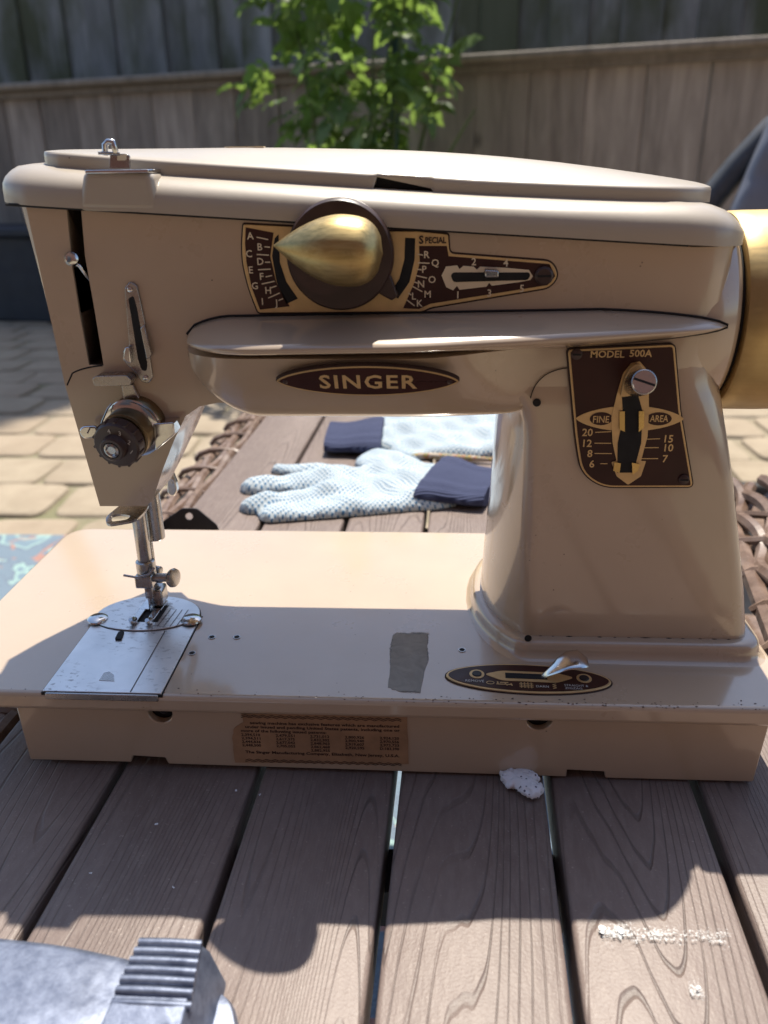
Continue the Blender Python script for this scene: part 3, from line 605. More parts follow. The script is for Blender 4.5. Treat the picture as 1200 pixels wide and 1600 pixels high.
# worn chip of cream paint on the lid edge
bm = bmesh.new(); pts_ = [(.135+.0025*i+random.uniform(-.0008, .0008), .0870-.0015*math.sin(i*1.3)-(.001 if i % 2 else 0)) for i in range(8)]; pts_ += [(x, y+.004+random.uniform(0, .0015)) for x, y in pts_[::-1]]
for x, y in pts_[:0]: pass
vs__ = [bm.verts.new((x, y-.006, zr(x)+.0001-.0006*abs((y-.006)-.0845)/.03)) for x, y in pts_]; bm.faces.new(vs__)
chip = build('paint_chip', bm, 'chip', sm, 0); sd_ = chip.modifiers.new('edge', 'SOLIDIFY'); sd_.thickness = .0006; sd_.offset = 0
# --- thread guide boss and guide on top
bs = [(.0885, .188), (.116, .1855), (.1135, .2005), (.0905, .2018)]
bs = [(0.0898,0.1872),(0.1201,0.1862),(0.1191,0.1999),(0.0939,0.2009)]
boss = prism('guide_boss', bs, FRONT(.0362), -.018, 0, 'lidpaint', sm, .0026, 5)
gz = bs[2][1]; gx0, gx1 = bs[3][0]+.0012, bs[2][0]-.0008
box('guide_plate', (gx0, .0355, gz-.0002), (gx1, .050, gz+.0010), 'chrome', sm, .0003)
tg = [(0.1018,0.2014),(0.1094,0.2013),(0.1098,0.2056),(0.1085,0.2062),(0.1028,0.2063)]
fr_ = FRONT(.042)
po = rnd(tg, [.0002, .0002, .003, .002, .0005], 4)
bk = prism('thread_guide', [(x, z) for x, z in po], fr_, -.0012, 0, 'steel', sm, .0003)
hh = [(0.1069,0.2050)][0]
prism('guide_slot', rnd([(hh[0]-.0018, hh[1]-.001), (hh[0]+.0016, hh[1]-.001), (hh[0]+.002, hh[1]+.0010), (hh[0]-.0014, hh[1]+.0008)], .0006), FRONT(.0419), 0, .0002, 'cream', sm)
g1 = [(0.0996,0.2065),(0.1068,0.2062),(0.1015,0.2067),(0.1019,0.2092),(0.1032,0.2102),(0.1051,0.2100),(0.1053,0.2086),(0.1053,0.2067)]
tube('guide_pin', [(g1[0][0], .039, g1[0][1]), (g1[1][0], .041, g1[1][1])], .0006, 'steel', sm, 8)
tube('guide_loop', [(g1[2][0], .0405, g1[2][1]-.001), (g1[3][0], .0405, g1[3][1]), (g1[4][0], .0405, g1[4][1]), (g1[5][0], .0405, g1[5][1]), (g1[6][0], .0405, g1[6][1]), (g1[7][0], .041, g1[7][1])], .0011, 'chrome', sm, 10)

# --- shelf moulding and belly
LIPZ = .1385
shelf = []
x0, x1 = .1245, .3305
NS = 60
for i in range(NS+1):
    u = i/NS; x = x0+(x1-x0)*u
    el = min(1, u/.16); er = min(1, (1-u)/.42); e_ = (1-(1-el)**2.2)**.5*(1-(1-er)**2.0)**.62; e_ = max(e_, .02)
    lift = .0012*(1-u)+.001*max(0, u-.6)*2
    zc = .1412+.0030*u                       # tip height
    pr_ = .0268*e_*(1-.34*max(0, min(1, (u-.45)/.4))); zu = zc+.0068*min(1, e_*1.15); zl = zc-(.0004-.001*min(1, max(0, u-.4)/.3))*e_; und = zc-.0052*e_
    prof = [(F+.002, zu+.0002), (F-.0004, zu), (F-pr_*.30, zu-(zu-zl)*.20), (F-pr_*.65, zu-(zu-zl)*.50), (F-pr_*.90, zl+.0012*e_), (F-pr_*.985, zl), (F-pr_, zl-.0010*e_), (F-pr_*.975, zl-.0020*e_), (F-pr_*.90, zl-.0028*e_), (F-pr_*.5, und), (F-.0004, und-.0012*e_), (F+.002, und-.0012*e_)]
    shelf.append([(x, y, z) for y, z in prof])
rings('shelf_moulding', shelf, 'paint', sm, angle=60)
def rimline(name, pts, r, mat): return tube(name, pts, r, mat, sm, 6)
rimline('shelf_seam', [(p[1][0], F-.0003, p[1][2]+.0004) for p in shelf]+[(p[10][0], F-.0003, p[10][2]-.0003) for p in shelf[::-1] if p[10][0] > .285], .00045, 'dark')
# belly: sections along x, tilted front with rounded keel
belly = []
BA, BB = (.0205, .131), (.0315, .1125)
for i in range(53):
    u = i/52; x = .124+(.2785-.124)*u
    e_ = min(1, u/.17); e_ = (1-(1-e_)**2.0)**.55; e_ = max(e_, .03)
    zbt = .1087+.0215*(1-min(1, u/.19))**2.0 + (max(0, x-.248)/.03)**2*.018          # keel height: rises at the left tip and at the column arc
    eb = max(0, min(1, (x-.212)/.050)); eb = 1-.96*eb*eb*(3-2*eb)
    e_ *= eb; yt = F+.0006-(F-BA[0])*e_; zt_ = .1355; sl = (BB[0]-BA[0])/(BA[1]-BB[1])
    zb_ = max(zbt+.0035, .1087); yb_ = yt+(zt_-zb_)*sl*e_
    prof = [(F+.004, zt_+.003), (yt, zt_+.0005)]
    for k in range(1, 5): q = zt_-(zt_-zb_)*k/4; prof.append((yt+(zt_-q)*sl*e_, q))
    for a in (25, 50, 75): prof.append((yb_+.0035*(1-math.cos(math.radians(a)))*1.2+.0012, zb_-(zb_-zbt)*math.sin(math.radians(a))))
    prof += [(max(yb_+.009, F+.004), zbt)]
    belly.append([(x, y, z) for y, z in prof])
rings('belly_panel', belly, 'paint', sm, angle=60, closed=True)
# name badge on the tilted belly
ax = Vector((0, BA[0], BA[1])); bx_ = Vector((0, BB[0], BB[1])); UY = (ax-bx_).normalized()
BF = Fr(ax, (1, 0, 0), UY)
bc = [(0.1619,-0.0031),(0.2303,-0.0030),(0.1966,0.0046),(0.1957,-0.0111),(0.1783,0.0002),(0.2147,-0.0070),(0.1640,-0.0035),(0.2282,-0.0030)]
cxb, cyb = (bc[0][0]+bc[1][0])/2, (bc[2][1]+bc[3][1])/2; hwb, hhb = (bc[1][0]-bc[0][0])/2, (bc[2][1]-bc[3][1])/2
def lens(cx, cy, a, b, p=.72, n=24):
    out = []
    for i in range(n+1):
        s_ = math.sin(math.pi/2*(-1+2*i/n)); out.append((cx+a*s_, cy+b*max(.04, (1-abs(s_)**2)**p)))
    return out+[(x, 2*cy-y) for x, y in out[::-1]]
bl = lens(cxb, cyb, hwb, hhb, .62)
badge = prism('name_badge', bl, BF, -.001, .0009, 'ink', sm, .0003)
prism('badge_rim', inset(bl, .0004), BF, .0005, .0011, 'goldp', badge, 0)
prism('badge_face', inset(bl, .0011), BF, .0007, .0013, 'brown', badge, 0)
SPC[0] = 1.16; bm = bmesh.new(); add_text(bm, 'SINGER', BF, (bc[4][0]+bc[5][0])/2, cyb+.0001, .0066, (bc[5][0]-bc[4][0]), .00145, bold=.022); flat('lettering', bm, 'goldp', badge); SPC[0] = 1.0
for k in (6, 7): prism('rivet', circ(bc[k][0]+(.0016 if k == 6 else -.0016), cyb, .0010, 12), BF, .001, .0016, 'bakelite', badge, .0002)

# --- stitch selector plate (upper front)
SP = [(0.1503,0.1819),(0.2006,0.1790),(0.2142,0.1789),(0.2254,0.1777),(0.2260,0.1710),(0.2637,0.1680),(0.2664,0.1628),(0.2634,0.1587),(0.2192,0.1516),(0.2163,0.1502),(0.1534,0.1499),(0.1504,0.1590),(0.1489,0.1684),(0.1492,0.1752)]
SPr = rnd(SP, [.0006, 0, 0, .0006, .002, .005, .006, .005, .003, .001, .001, .005, .005, .005], 4)
F40 = FRONT(F)
dish = prism('plate_recess', inset(SPr, -.0006), F40, -.0005, .0002, 'ink', sm)
selp = prism('selector_plate', SPr, F40, -.0005, .0009, 'goldp', sm, .0002)
def patch(name, pts, h, mat, parent, fr=F40, h0=None): return prism(name, pts, fr, (h-.0003 if h0 is None else h0), h, mat, parent)
c0 = [(0.1827,0.1663)][0]; kx, kz = c0
def sector(cx, cz, r0, r1, a0, a1, n=14): return arcpts(cx, cz, r1, r1, a0, a1, n)+arcpts(cx, cz, r0, r0, a1, a0, n)
lf = [(0.1511,0.1808),(0.1613,0.1789),(0.1595,0.1706),(0.1611,0.1613),(0.1657,0.1523),(0.1542,0.1511),(0.1516,0.1595),(0.1504,0.1684),(0.1504,0.1752)]
patch('letter_field', lf, .00105, 'brown', selp)
rf = [(0.2149,0.1738),(0.2251,0.1737),(0.2258,0.1701),(0.2628,0.1671),(0.2652,0.1628),(0.2626,0.1596),(0.2192,0.1530),(0.2150,0.1511),(0.2090,0.1514),(0.2133,0.1610),(0.2152,0.1679)]
patch('letter_field', rf, .00105, 'brown', selp)
lw = [(0.1616,0.1769),(0.1631,0.1783),(0.1630,0.1683),(0.1650,0.1613),(0.1690,0.1551),(0.1645,0.1532),(0.1613,0.1613),(0.1602,0.1706)]
patch('dial_window', lw, .00105, 'dark', selp)
rw = [(0.2098,0.1767),(0.2135,0.1765),(0.2133,0.1691),(0.2114,0.1610),(0.2071,0.1550),(0.2039,0.1566),(0.2076,0.1622),(0.2095,0.1691)]
patch('dial_window', rw, .00105, 'dark', selp)
bm = bmesh.new(); q = .0012
ltr = {'A': (392, 368), 'B': (407, 385), 'C': (390, 396), 'D': (408, 408), 'E': (393, 421), 'F': (410, 431), 'G': (399, 446), 'H': (420, 453), 'I': (411, 470), 'J': (432, 472)}
LT = [(0.1526,0.1779),(0.1559,0.1740),(0.1516,0.1716),(0.1557,0.1688),(0.1519,0.1658),(0.1558,0.1634),(0.1529,0.1600),(0.1579,0.1583),(0.1554,0.1542),(0.1606,0.1537),(0.2178,0.1708),(0.2209,0.1679),(0.2169,0.1656),(0.2198,0.1619),(0.2157,0.1603),(0.2182,0.1566),(0.2131,0.1559),(0.2153,0.1533)]
for ch_, (x, z) in zip('ABCDEFGHIJRQPONMLK', LT):
    if ch_ == 'R': flat('left_scale_letters', bm, 'cream', selp); bm = bmesh.new()
    add_text(bm, ch_, F40, x, z, .0025, None, q, bold=.015)
flat('right_scale_letters', bm, 'cream', selp); bm = bmesh.new()
TK = [(0.1549,0.1774),(0.1592,0.1765),(0.1576,0.1740),(0.1597,0.1738),(0.1545,0.1713),(0.1591,0.1710),(0.1574,0.1685),(0.1594,0.1685),(0.1546,0.1658),(0.1594,0.1660),(0.1573,0.1632),(0.1598,0.1637),(0.1556,0.1606),(0.1606,0.1616),(0.1590,0.1592),(0.1612,0.1599),(0.1577,0.1554),(0.1623,0.1573),(0.1616,0.1545),(0.1634,0.1552),(0.2145,0.1709),(0.2164,0.1706),(0.2145,0.1679),(0.2188,0.1677),(0.2143,0.1656),(0.2159,0.1654),(0.2140,0.1633),(0.2179,0.1624),(0.2133,0.1610),(0.2148,0.1605),(0.2126,0.1594),(0.2162,0.1575),(0.2109,0.1571),(0.2121,0.1563),(0.2104,0.1545),(0.2133,0.1523)]
for k in range(0, len(TK), 2): add_line(bm, F40, TK[k], TK[k+1], .00042, q)
TN = [(0.2351,0.1682),(0.2468,0.1677),(0.2295,0.1563),(0.2412,0.1569),(0.2532,0.1585)]
flat('scale_marks', bm, 'cream', selp); bm = bmesh.new()
for ch_, (x, z) in zip('24135', TN): add_text(bm, ch_, F40, x, z, .0026, None, q, bold=.015)
flat('width_numerals', bm, 'cream', selp)
spc = [(0.2199,0.1760),(0.2147,0.1760),(0.2248,0.1759)]
bm = bmesh.new(); add_text(bm, 'S', F40, spc[1][0]+.0010, spc[0][1], .0027, None, q, bold=.03); add_text(bm, 'PECIAL', F40, spc[0][0]+.0011, spc[0][1]-.0002, .0021, spc[2][0]-spc[1][0]-.0024, q, bold=.03); flat('heading', bm, 'ink', selp)
tk = [(0.2233,0.1633),(0.2249,0.1665),(0.2290,0.1669),(0.2299,0.1655),(0.2313,0.1667),(0.2351,0.1664),(0.2363,0.1653),(0.2375,0.1664),(0.2469,0.1659),(0.2554,0.1651),(0.2570,0.1628),(0.2561,0.1615),(0.2524,0.1608),(0.2420,0.1595),(0.2410,0.1606),(0.2401,0.1592),(0.2301,0.1581),(0.2291,0.1595),(0.2277,0.1579),(0.2251,0.1591)]
patch('slot_frame', tk, .00125, 'cream', selp)
ts = [(0.2267,0.1633),(0.2276,0.1644),(0.2555,0.1642),(0.2560,0.1631),(0.2552,0.1615),(0.2277,0.1609)]
patch('slot', rnd(ts, .001, 3), .0014, 'dark', selp)
sk_ = [(0.2389,0.1657),(0.2441,0.1654),(0.2442,0.1629),(0.2390,0.1629)]
prism('slide_knob', sk_, F40, .0012, .0055, 'steel', selp, .0006)
scr = [(0.2610,0.1630)][0]
sc_ = lathe('screw', [(0, .0034), (.0012, .0034), (.0018, .0026), (.0018, 0)], (scr[0], F-.0008, scr[1]), (0, -1, 0), 'bakelite', selp, 20)
box('screw_slot', (scr[0]-.0026, F-.0028, scr[1]-.0004), (scr[0]+.0026, F-.0025, scr[1]+.0004), 'dark', sc_)
# dial disc and almond knob
dc = [(0.1861,0.1711)][0]
dial = lathe('selector_dial', [(0, .0195), (.0012, .0198), (.005, .0196), (.0062, .0188), (.0064, .012), (.0064, 0)], (dc[0], F-.0009, dc[1]), (0, -1, 0), 'bakelite', sm, 56)
pt = [(0.1985,0.1584),(0.2036,0.1663),(0.2073,0.1565),(0.2049,0.1549)]
prism('dial_pointer', [pt[0], pt[3], pt[2], pt[1]], FRONT(.034), -.005, 0, 'bakelite', dial, .0006)
KL = [(0.1638,0.1756)][0]; KR = [(0.2024,0.1726)][0]
kn = []
ck = Vector(((KL[0]+KR[0])/2, .021, (KL[1]+KR[1])/2)); ux_ = Vector((KR[0]-KL[0], 0, KR[1]-KL[1])); Lk = ux_.length; ux_.normalize(); uz_ = Vector((-ux_.z, 0, ux_.x))
for i in range(33):
    u = i/32; s_ = u
    w = math.sin(math.pi*min(1, s_**.80*.5/.5*1.0)) if False else (1-(1-min(1, s_/.62))**1.7)*(1-max(0, (s_-.62)/.38)**3.2)**.5
    w = max(w, .012); hz_ = .0120*w; hy = .0135*(w**.8)
    org = Vector((KL[0], .0235, KL[1]))+ux_*Lk*s_
    kn.append([org+uz_*hz_*math.cos(a)*(1+.005*math.cos(10*a))+Vector((0, -1, 0))*hy*math.sin(a)*(1+.005*math.cos(10*a)) for a in [2*math.pi*k/112 for k in range(112)]])
knob = rings('selector_knob', kn, 'brushed_gold', sm, angle=70)
lathe('knob_stem', [(0, .012), (.012, .012)], (dc[0]-.004, F-.007, dc[1]), (0, -1, 0), 'bakelite', dial, 32)

# --- stitch length plate
LP_ = [(0.2717,0.1358),(0.3113,0.1377),(0.3167,0.1123),(0.3260,0.0803),(0.2897,0.0799),(0.2810,0.0860),(0.2778,0.0990)]
LPr = rnd(LP_, [.0016, .0016, .0, .0022, .006, .010, .01], 5)
F38 = FRONT(.0386)
prism('plate_edge', inset(LPr, -.0005), F38, -.002, .0006, 'ink', sm)
lp = prism('length_plate', LPr, F38, -.002, .0009, 'goldp', sm, .0002)
patch('plate_face', inset(LPr, .0008), .0012, 'brown', lp, F38)
el_ = [(0.2768,0.1088),(0.3183,0.1097),(0.2964,0.1140),(0.2975,0.1039),(0.2821,0.1086),(0.2910,0.1086),(0.3038,0.1094),(0.3137,0.1094)]
ec = ((el_[0][0]+el_[1][0])/2, (el_[2][1]+el_[3][1])/2); ea = (el_[1][0]-el_[0][0])/2; eb_ = (el_[2][1]-el_[3][1])/2
patch('fine_area_oval', lens(ec[0], ec[1], ea, eb_*1.02), .0015, 'goldp', lp, F38)
for a, b in ((4, 5), (6, 7)):
    xa, xb = el_[a][0], el_[b][0]; patch('oval_field', circ((xa+xb)/2, ec[1], (xb-xa)/2, 20, eb_*.52), .0017, 'brown', lp, F38)
sp2 = [(0.2917,0.1194),(0.2931,0.1269),(0.2958,0.1309),(0.2989,0.1316),(0.3016,0.1287),(0.3036,0.1199),(0.3045,0.1123),(0.3052,0.1018),(0.3038,0.0916),(0.3058,0.0916),(0.3045,0.0851),(0.2998,0.0814),(0.2949,0.0850),(0.2922,0.0910),(0.2942,0.0916),(0.2919,0.0991),(0.2904,0.1096)]
patch('lever_track', rnd(sp2, .0004, 2), .0018, 'goldp', lp, F38)
ss = [(0.2935,0.1186),(0.2999,0.1179),(0.3020,0.1123),(0.3030,0.0992),(0.3013,0.0867),(0.2949,0.0866),(0.2939,0.0991),(0.2949,0.1096)]
patch('lever_slot', ss, .0020, 'dark', lp, F38)
nt2 = [(0.2931,0.1122),(0.2951,0.1122),(0.2960,0.1039),(0.2939,0.1049),(0.3005,0.1123),(0.3025,0.1123),(0.3032,0.1058),(0.3014,0.1039),(0.2932,0.0913),(0.2958,0.0908),(0.2957,0.0867),(0.2931,0.0877),(0.3001,0.0911),(0.3034,0.0905),(0.3027,0.0875),(0.3009,0.0861)]
for k in (0, 4, 8, 12): patch('stop_tab', nt2[k:k+4], .0026, 'gold', lp, F38)
bm = bmesh.new(); q = .00135
MD = [(0.2803,0.1343),(0.2930,0.1346),(0.2949,0.1346),(0.3033,0.1348),(0.2918,0.1346)]
add_text(bm, 'MODEL', F38, (MD[0][0]+MD[1][0])/2, MD[0][1], .0026, MD[1][0]-MD[0][0], q, bold=.02); flat('heading', bm, 'goldp', lp); bm = bmesh.new(); add_text(bm, '500A', F38, (MD[2][0]+MD[3][0])/2, MD[2][1], .0026, MD[3][0]-MD[2][0], q, bold=.02)
FA = [(0.2865,0.1088),(0.3088,0.1092),(0.2818,0.1033),(0.2822,0.0988),(0.2835,0.0945),(0.2847,0.0901),(0.3137,0.1008),(0.3142,0.0971),(0.3133,0.0925),(0.2848,0.1033),(0.2910,0.1036),(0.2849,0.0988),(0.2915,0.0988),(0.2853,0.0945),(0.2921,0.0945),(0.2880,0.0902),(0.2908,0.0902),(0.3038,0.1005),(0.3103,0.1008),(0.3042,0.0970),(0.3102,0.0971),(0.3032,0.0924),(0.3105,0.0925)]
flat('heading', bm, 'goldp', lp); bm = bmesh.new(); add_text(bm, 'FINE', F38, *FA[0], .0027, .0062, .00185, bold=.01); flat('lettering', bm, 'goldp', lp); bm = bmesh.new(); add_text(bm, 'AREA', F38, *FA[1], .0027, .0070, .00185, bold=.01)
flat('lettering', bm, 'goldp', lp); bm = bmesh.new()
for s_, p in zip(('20', '12', '8', '6', '15', '10', '7'), FA[2:9]): add_text(bm, s_, F38, p[0], p[1], .0030, None, q, bold=.015)
for k in range(9, 23, 2): add_line(bm, F38, FA[k], FA[k+1], .00035, q)
flat('stitch_scale', bm, 'goldp', lp)
for x, z in [(0.2750,0.1343),(0.3217,0.0838)]:
    s_ = lathe('screw', [(0, .0021), (.0010, .0021), (.0014, .0014), (.0014, 0)], (x, .0376, z), (0, -1, 0), 'bakelite', lp, 18); box('screw_slot', (x-.0016, .0360, z-.0003), (x+.0016, .0363, z+.0003), 'dark', s_)
# lever with knurled thumb nut
ln = [(0.2975,0.1273)][0]; lb = [(0.2962,0.1216)][0]
axn = (Vector((ln[0], .022, ln[1]))-Vector((lb[0]+.0015, .037, lb[1]+.001))).normalized()
tn = bmesh.new(); o0 = Vector((ln[0], .022, ln[1]))-axn*.0125; e1 = axn.orthogonal().normalized(); e2 = axn.cross(e1)
def kr(h, r, kn_): return [o0+axn*h+(e1*math.cos(2*math.pi*k/72)+e2*math.sin(2*math.pi*k/72))*(r*(1-.05*kn_*(k % 2))) for k in range(72)]
add_rings(tn, [kr(0, .0046, 0), kr(.0004, .0048, 1), kr(.0108, .0048, 1), kr(.0114, .0047, 0), kr(.0122, .0046, 0), kr(.0125, .0042, 0)]); nut = build('thumb_nut', tn, 'steel', sm, 25)
lathe('nut_face', [(0, .0043), (.0004, .0041), (.0004, 0)], o0+axn*.0124, axn, 'chrome', nut, 32)
nf = Fr(o0+axn*.0129, e1, e2); ang = Vector((1, 0, -.35)); dx_ = Vector((ang.dot(nf.ux), ang.dot(nf.uy))).normalized(); nx_ = Vector((-dx_.y, dx_.x))
sgn_ = 1 if nf.n.dot(axn) > 0 else -1
prism('nut_slot', [tuple(dx_*.0040*a+nx_*.00042*b) for a, b in ((-1, -1), (1, -1), (1, 1), (-1, 1))], nf, -.0003*sgn_, .0001*sgn_, 'dark', nut)
lv = [(0.2922,0.1183),(0.2933,0.1265),(0.2955,0.1307),(0.2983,0.1315),(0.3009,0.1278),(0.3003,0.1198)]
prism('lever_arm', rnd(lv, .0015, 3), FRONT(.037), -.0005, .0035, 'goldp', nut, .0006)

# chipped dark line where the column meets its base
bm = bmesh.new(); x = .268
while x < .352:
    l_ = random.uniform(.002, .010); add_tube(bm, [(x, .0385, .0082+random.uniform(-.0001, .0001)), (x+l_*.5, .0384, .0083+random.uniform(-.0001, .0002)), (x+l_, .0385, .0082)], [.0002, random.uniform(.0003, .0006), .0002], 5); x += l_+random.uniform(.0005, .004)
o = build('seam_grime', bm, 'dark', sm); o['kind'] = 'stuff'
# column seam, oil holes
cs2 = [(0.2722,0.1285),(0.2605,0.1272),(0.2589,0.1165)]
tube('column_seam', [(x, .0393, z) for x, z in bez(cs2[0], cs2[1], cs2[2], 14)], .00022, 'dark', sm, 6)
for (x, z), Y in (([(0.2615,0.1147)][0], .0396), ([(0.2636,0.0098)][0], .0345)): prism('oil_hole', circ(x, z, .0016, 16), FRONT(Y), 0, .0004, 'dark', sm)
for (x, y) in [(0.1190,0.0457),(0.1307,0.0461),(0.1134,0.0320),(0.2351,0.0389)]: prism('bed_hole', circ(x, y, .0013, 16), TOPF(0), .0001, .0003, 'dark', sm)
for (x, y) in [(0.1190,0.0457),(0.1307,0.0461),(0.1134,0.0320),(0.2351,0.0389)]:
    bm = bmesh.new(); outline_ring(bm, circ(x, y, .0017, 16), circ(x, y, .0013, 16), TOPF(0), -.0002, .00035); build('hole_rim', bm, 'steel', sm)

# --- slotted thread guide on the front
gp = [(0.1026,0.1594),(0.1050,0.1618),(0.1075,0.1603),(0.1089,0.1449),(0.1091,0.1247),(0.1070,0.1223),(0.1045,0.1229),(0.1028,0.1260),(0.1004,0.1288),(0.0979,0.1319),(0.0987,0.1354),(0.1013,0.1374),(0.1020,0.1498)]
tgp = prism('thread_guide_plate', rnd(gp, .0008, 3), F40, -.0003, .0013, 'steel', sm, .0003)
patch('guide_slot', rnd([(0.1036,0.1556),(0.1057,0.1565),(0.1064,0.1522),(0.1077,0.1298),(0.1069,0.1273),(0.1051,0.1278),(0.1042,0.1324)], .0008, 3), .00145, 'dark', tgp)
for x, z in [(0.1048,0.1589),(0.1063,0.1247)]: lathe('guide_rivet', [(0, .0011), (.0007, .0010), (.001, .0005), (.001, 0)], (x, F-.0012, z), (0, -1, 0), 'chrome', tgp, 14)
prism('guide_spring', [(0.1075,0.1446),(0.1092,0.1460),(0.1105,0.1346),(0.1098,0.1331),(0.1084,0.1326)], F40, .0014, .0036, 'steel', tgp, .0003)
hk = [(0.1005,0.1373),(0.1023,0.1376),(0.1021,0.1308),(0.1006,0.1313),(0.0991,0.1328)]
prism('guide_hook', rnd(hk, .0006, 2), F40, .0013, .0040, 'chrome', tgp, .0004)
# --- tension assembly
tc_ = [(0.0978,0.1023)][0]; tb = [(0.1003,0.1056)][0]
to = Vector((tb[0], F, tb[1])); tt = Vector((tc_[0], .0195, tc_[1])); tax = (tt-to).normalized(); TL = (tt-to).length
ten = lathe('tension_base', [(0, .0115), (.003, .0117), (.0045, .0112), (.006, .0095), (TL*.34, .0095), (TL*.36, .0104), (TL*.40, .0106), (TL*.41, .0100), (TL*.66, .0099), (TL*.70, .0097), (TL*.71, .0092), (TL*.75, .0092)], to-tax*.002, tax, 'bronze', sm, 40)
lathe('tension_disc', [(0, .0108), (.0008, .0121), (.0016, .0108)], to+tax*.0030, tax, 'chrome', ten, 40); lathe('tension_disc', [(0, .0108), (.0008, .0121), (.0016, .0108)], to+tax*.0052, tax, 'chrome', ten, 40)
lathe('disc_gap', [(0, .0100), (.002, .0100)], to+tax*.0042, tax, 'dark', ten, 32)
dial_ = lathe('tension_dial', [(0, .0090), (.0008, .0096), (.0052, .0094), (.0061, .0087), (.0064, .0052), (.0072, .0049), (.0095, .0048), (.0098, .0044), (.0098, .0034), (.0085, .0032), (.0085, 0)], to+tax*(TL*.70), tax, 'bakelite', ten, 40)
lathe('dial_nut', [(0, .0030), (.0014, .0030), (.0018, .0022), (.0012, .0016), (.0012, 0)], to+tax*(TL*.70+.0085), tax, 'steel', dial_, 24)
n1 = Vector((1, 0, 0)); n1 = (n1-tax*n1.dot(tax)).normalized(); n2 = tax.cross(n1); n2 = n2 if n2.z > 0 else -n2
TF = Fr(to+tax*(TL*.70+.0065), n1, n2)
bm = bmesh.new(); q = .0001 if TF.n.dot(tax) > 0 else -.0001
for s_, a in (('4', 100), ('3', 62), ('2', 20), ('1', -16)): add_text(bm, s_, TF, .0067*math.cos(math.radians(a)), .0067*math.sin(math.radians(a)), .0019, None, q, rot=math.radians(a-90)*.4)
for k in range(14):
    a = math.radians(k*360/14+8); c = to+tax*(TL*.70+.0036)+(n1*math.cos(a)+n2*math.sin(a))*.0094; b_ = bmesh.new(); add_tube(b_, [c-tax*.0022, c+tax*.0018], .00065, 6); build('grip_rib', b_, 'bakelite', dial_)
flat('numerals', bm, 'white_print', dial_)
tbk = [(0.0873,0.1259),(0.0888,0.1269),(0.1011,0.1272),(0.1029,0.1254),(0.1021,0.1231),(0.0877,0.1230)]
prism('tension_bracket', rnd(tbk, .0008, 3), FRONT(.036), -.003, .004, 'steel', sm, .0006)
tb2 = [(0.0964,0.1223),(0.1011,0.1223),(0.1044,0.1118),(0.1055,0.1078),(0.0983,0.1078),(0.0967,0.1118)]
prism('bracket_arm', tb2, FRONT(.038), -.002, .0006, 'steel', sm, .0003)
sb = [(0.1092,0.1078),(0.1179,0.1084),(0.1176,0.1032),(0.1088,0.0963)]
prism('side_bracket', sb, FRONT(.039), -.001, .0075, 'chrome', sm, .0005)
sh_ = [(0.0785,0.1045),(0.0804,0.1066),(0.0856,0.1069),(0.0865,0.1056),(0.0854,0.1021),(0.0800,0.1013)]
prism('thread_hook', rnd(sh_, .0015, 4), FRONT(.032), -.001, .0008, 'chrome', sm, .0005)
cw = [(0.0841,0.1051),(0.0852,0.1073),(0.0869,0.1067),(0.0870,0.1041),(0.0894,0.1094),(0.0916,0.1136),(0.0932,0.1156)]
tube('check_spring', [(x, .027+.001*i, z) for i, (x, z) in enumerate(cw)], .00035, 'steel', sm, 6)
# lower thread guide clip
lc = [(0.0791,0.0463),(0.0792,0.0506),(0.0909,0.0553),(0.0941,0.0495),(0.0835,0.0421)]
cz = .063
cl = [(0.0801,0.0637),(0.0832,0.0658),(0.0952,0.0663),(0.0962,0.0651),(0.0928,0.0629),(0.0834,0.0613)]
xs0, xs1 = cl[0][0], cl[3][0]
bm = bmesh.new(); oc = rnd([(xs0, .040), (xs0+.003, .034), (xs1-.002, .038), (xs1, .045), (xs1, .052), (xs0+.004, .052)], .003, 4); ic = rnd([(xs0+.0022, .0415), (xs0+.004, .0368), (xs1-.006, .0385), (xs1-.005, .0415), (xs1-.008, .0425), (xs0+.005, .0430)], .0012, 4)
outline_ring(bm, oc, ic, Fr((0, 0, .0625), (1, 0, 0), (0, .98, .17)), -.0005, .0006); o = build('thread_clip', bm, 'steel', sm); 
for v in o.data.vertices: v.co.z -= .0065
# --- needle bar, presser bar, clamp, needle, foot
def vt(name, x, y, z0, z1, r, mat, par=sm, dx=0, n=20): 
    return lathe(name, [(0, r*.9), (.0004, r), (1-.0004, r), (1, r*.9)] if False else [(0, r*.92), (.0004, r), (z1-z0-.0004, r), (z1-z0, r*.92)], (x, y, z0), (0, 0, 1), mat, par, n)
nb = [(0.0835,0.0546),(0.0838,0.0252),(0.0850,0.0193),(0.0822,0.0076)]
nbx = (nb[0][0]+nb[1][0])/2
nbar = vt('needle_bar', nbx+.0006, .066, .0235, .075, .0033, 'steel')
pb = [(0.0879,0.0521),(0.0845,0.0215)]
vt('presser_bar', pb[0][0]+.0004, .074, .0375, .078, .0042, 'steel'); prb = vt('presser_rod', pb[1][0]-.001, .074, .004, .0385, .0025, 'steel')
cb_ = [(0.0772,0.0198),(0.0857,0.0199),(0.0843,0.0136),(0.0767,0.0135)]
clampz = .0180
box('needle_clamp', (nbx-.0042, .0612, clampz-.0015), (nbx+.0042, .0700, clampz+.0050), 'steel', sm, .0008)
lathe('clamp_collar', [(0, .0040), (.0005, .0045), (.006, .0045), (.0065, .0038)], (nbx+.0006, .066, clampz+.0052), (0, 0, 1), 'steel', sm, 20)
tube('clamp_guide', [(nbx-.0085, .0605, clampz+.0062), (nbx-.002, .0598, clampz+.0055), (nbx+.004, .0605, clampz+.0068), (nbx+.006, .0625, clampz+.0095)], .0006, 'steel', sm, 8)
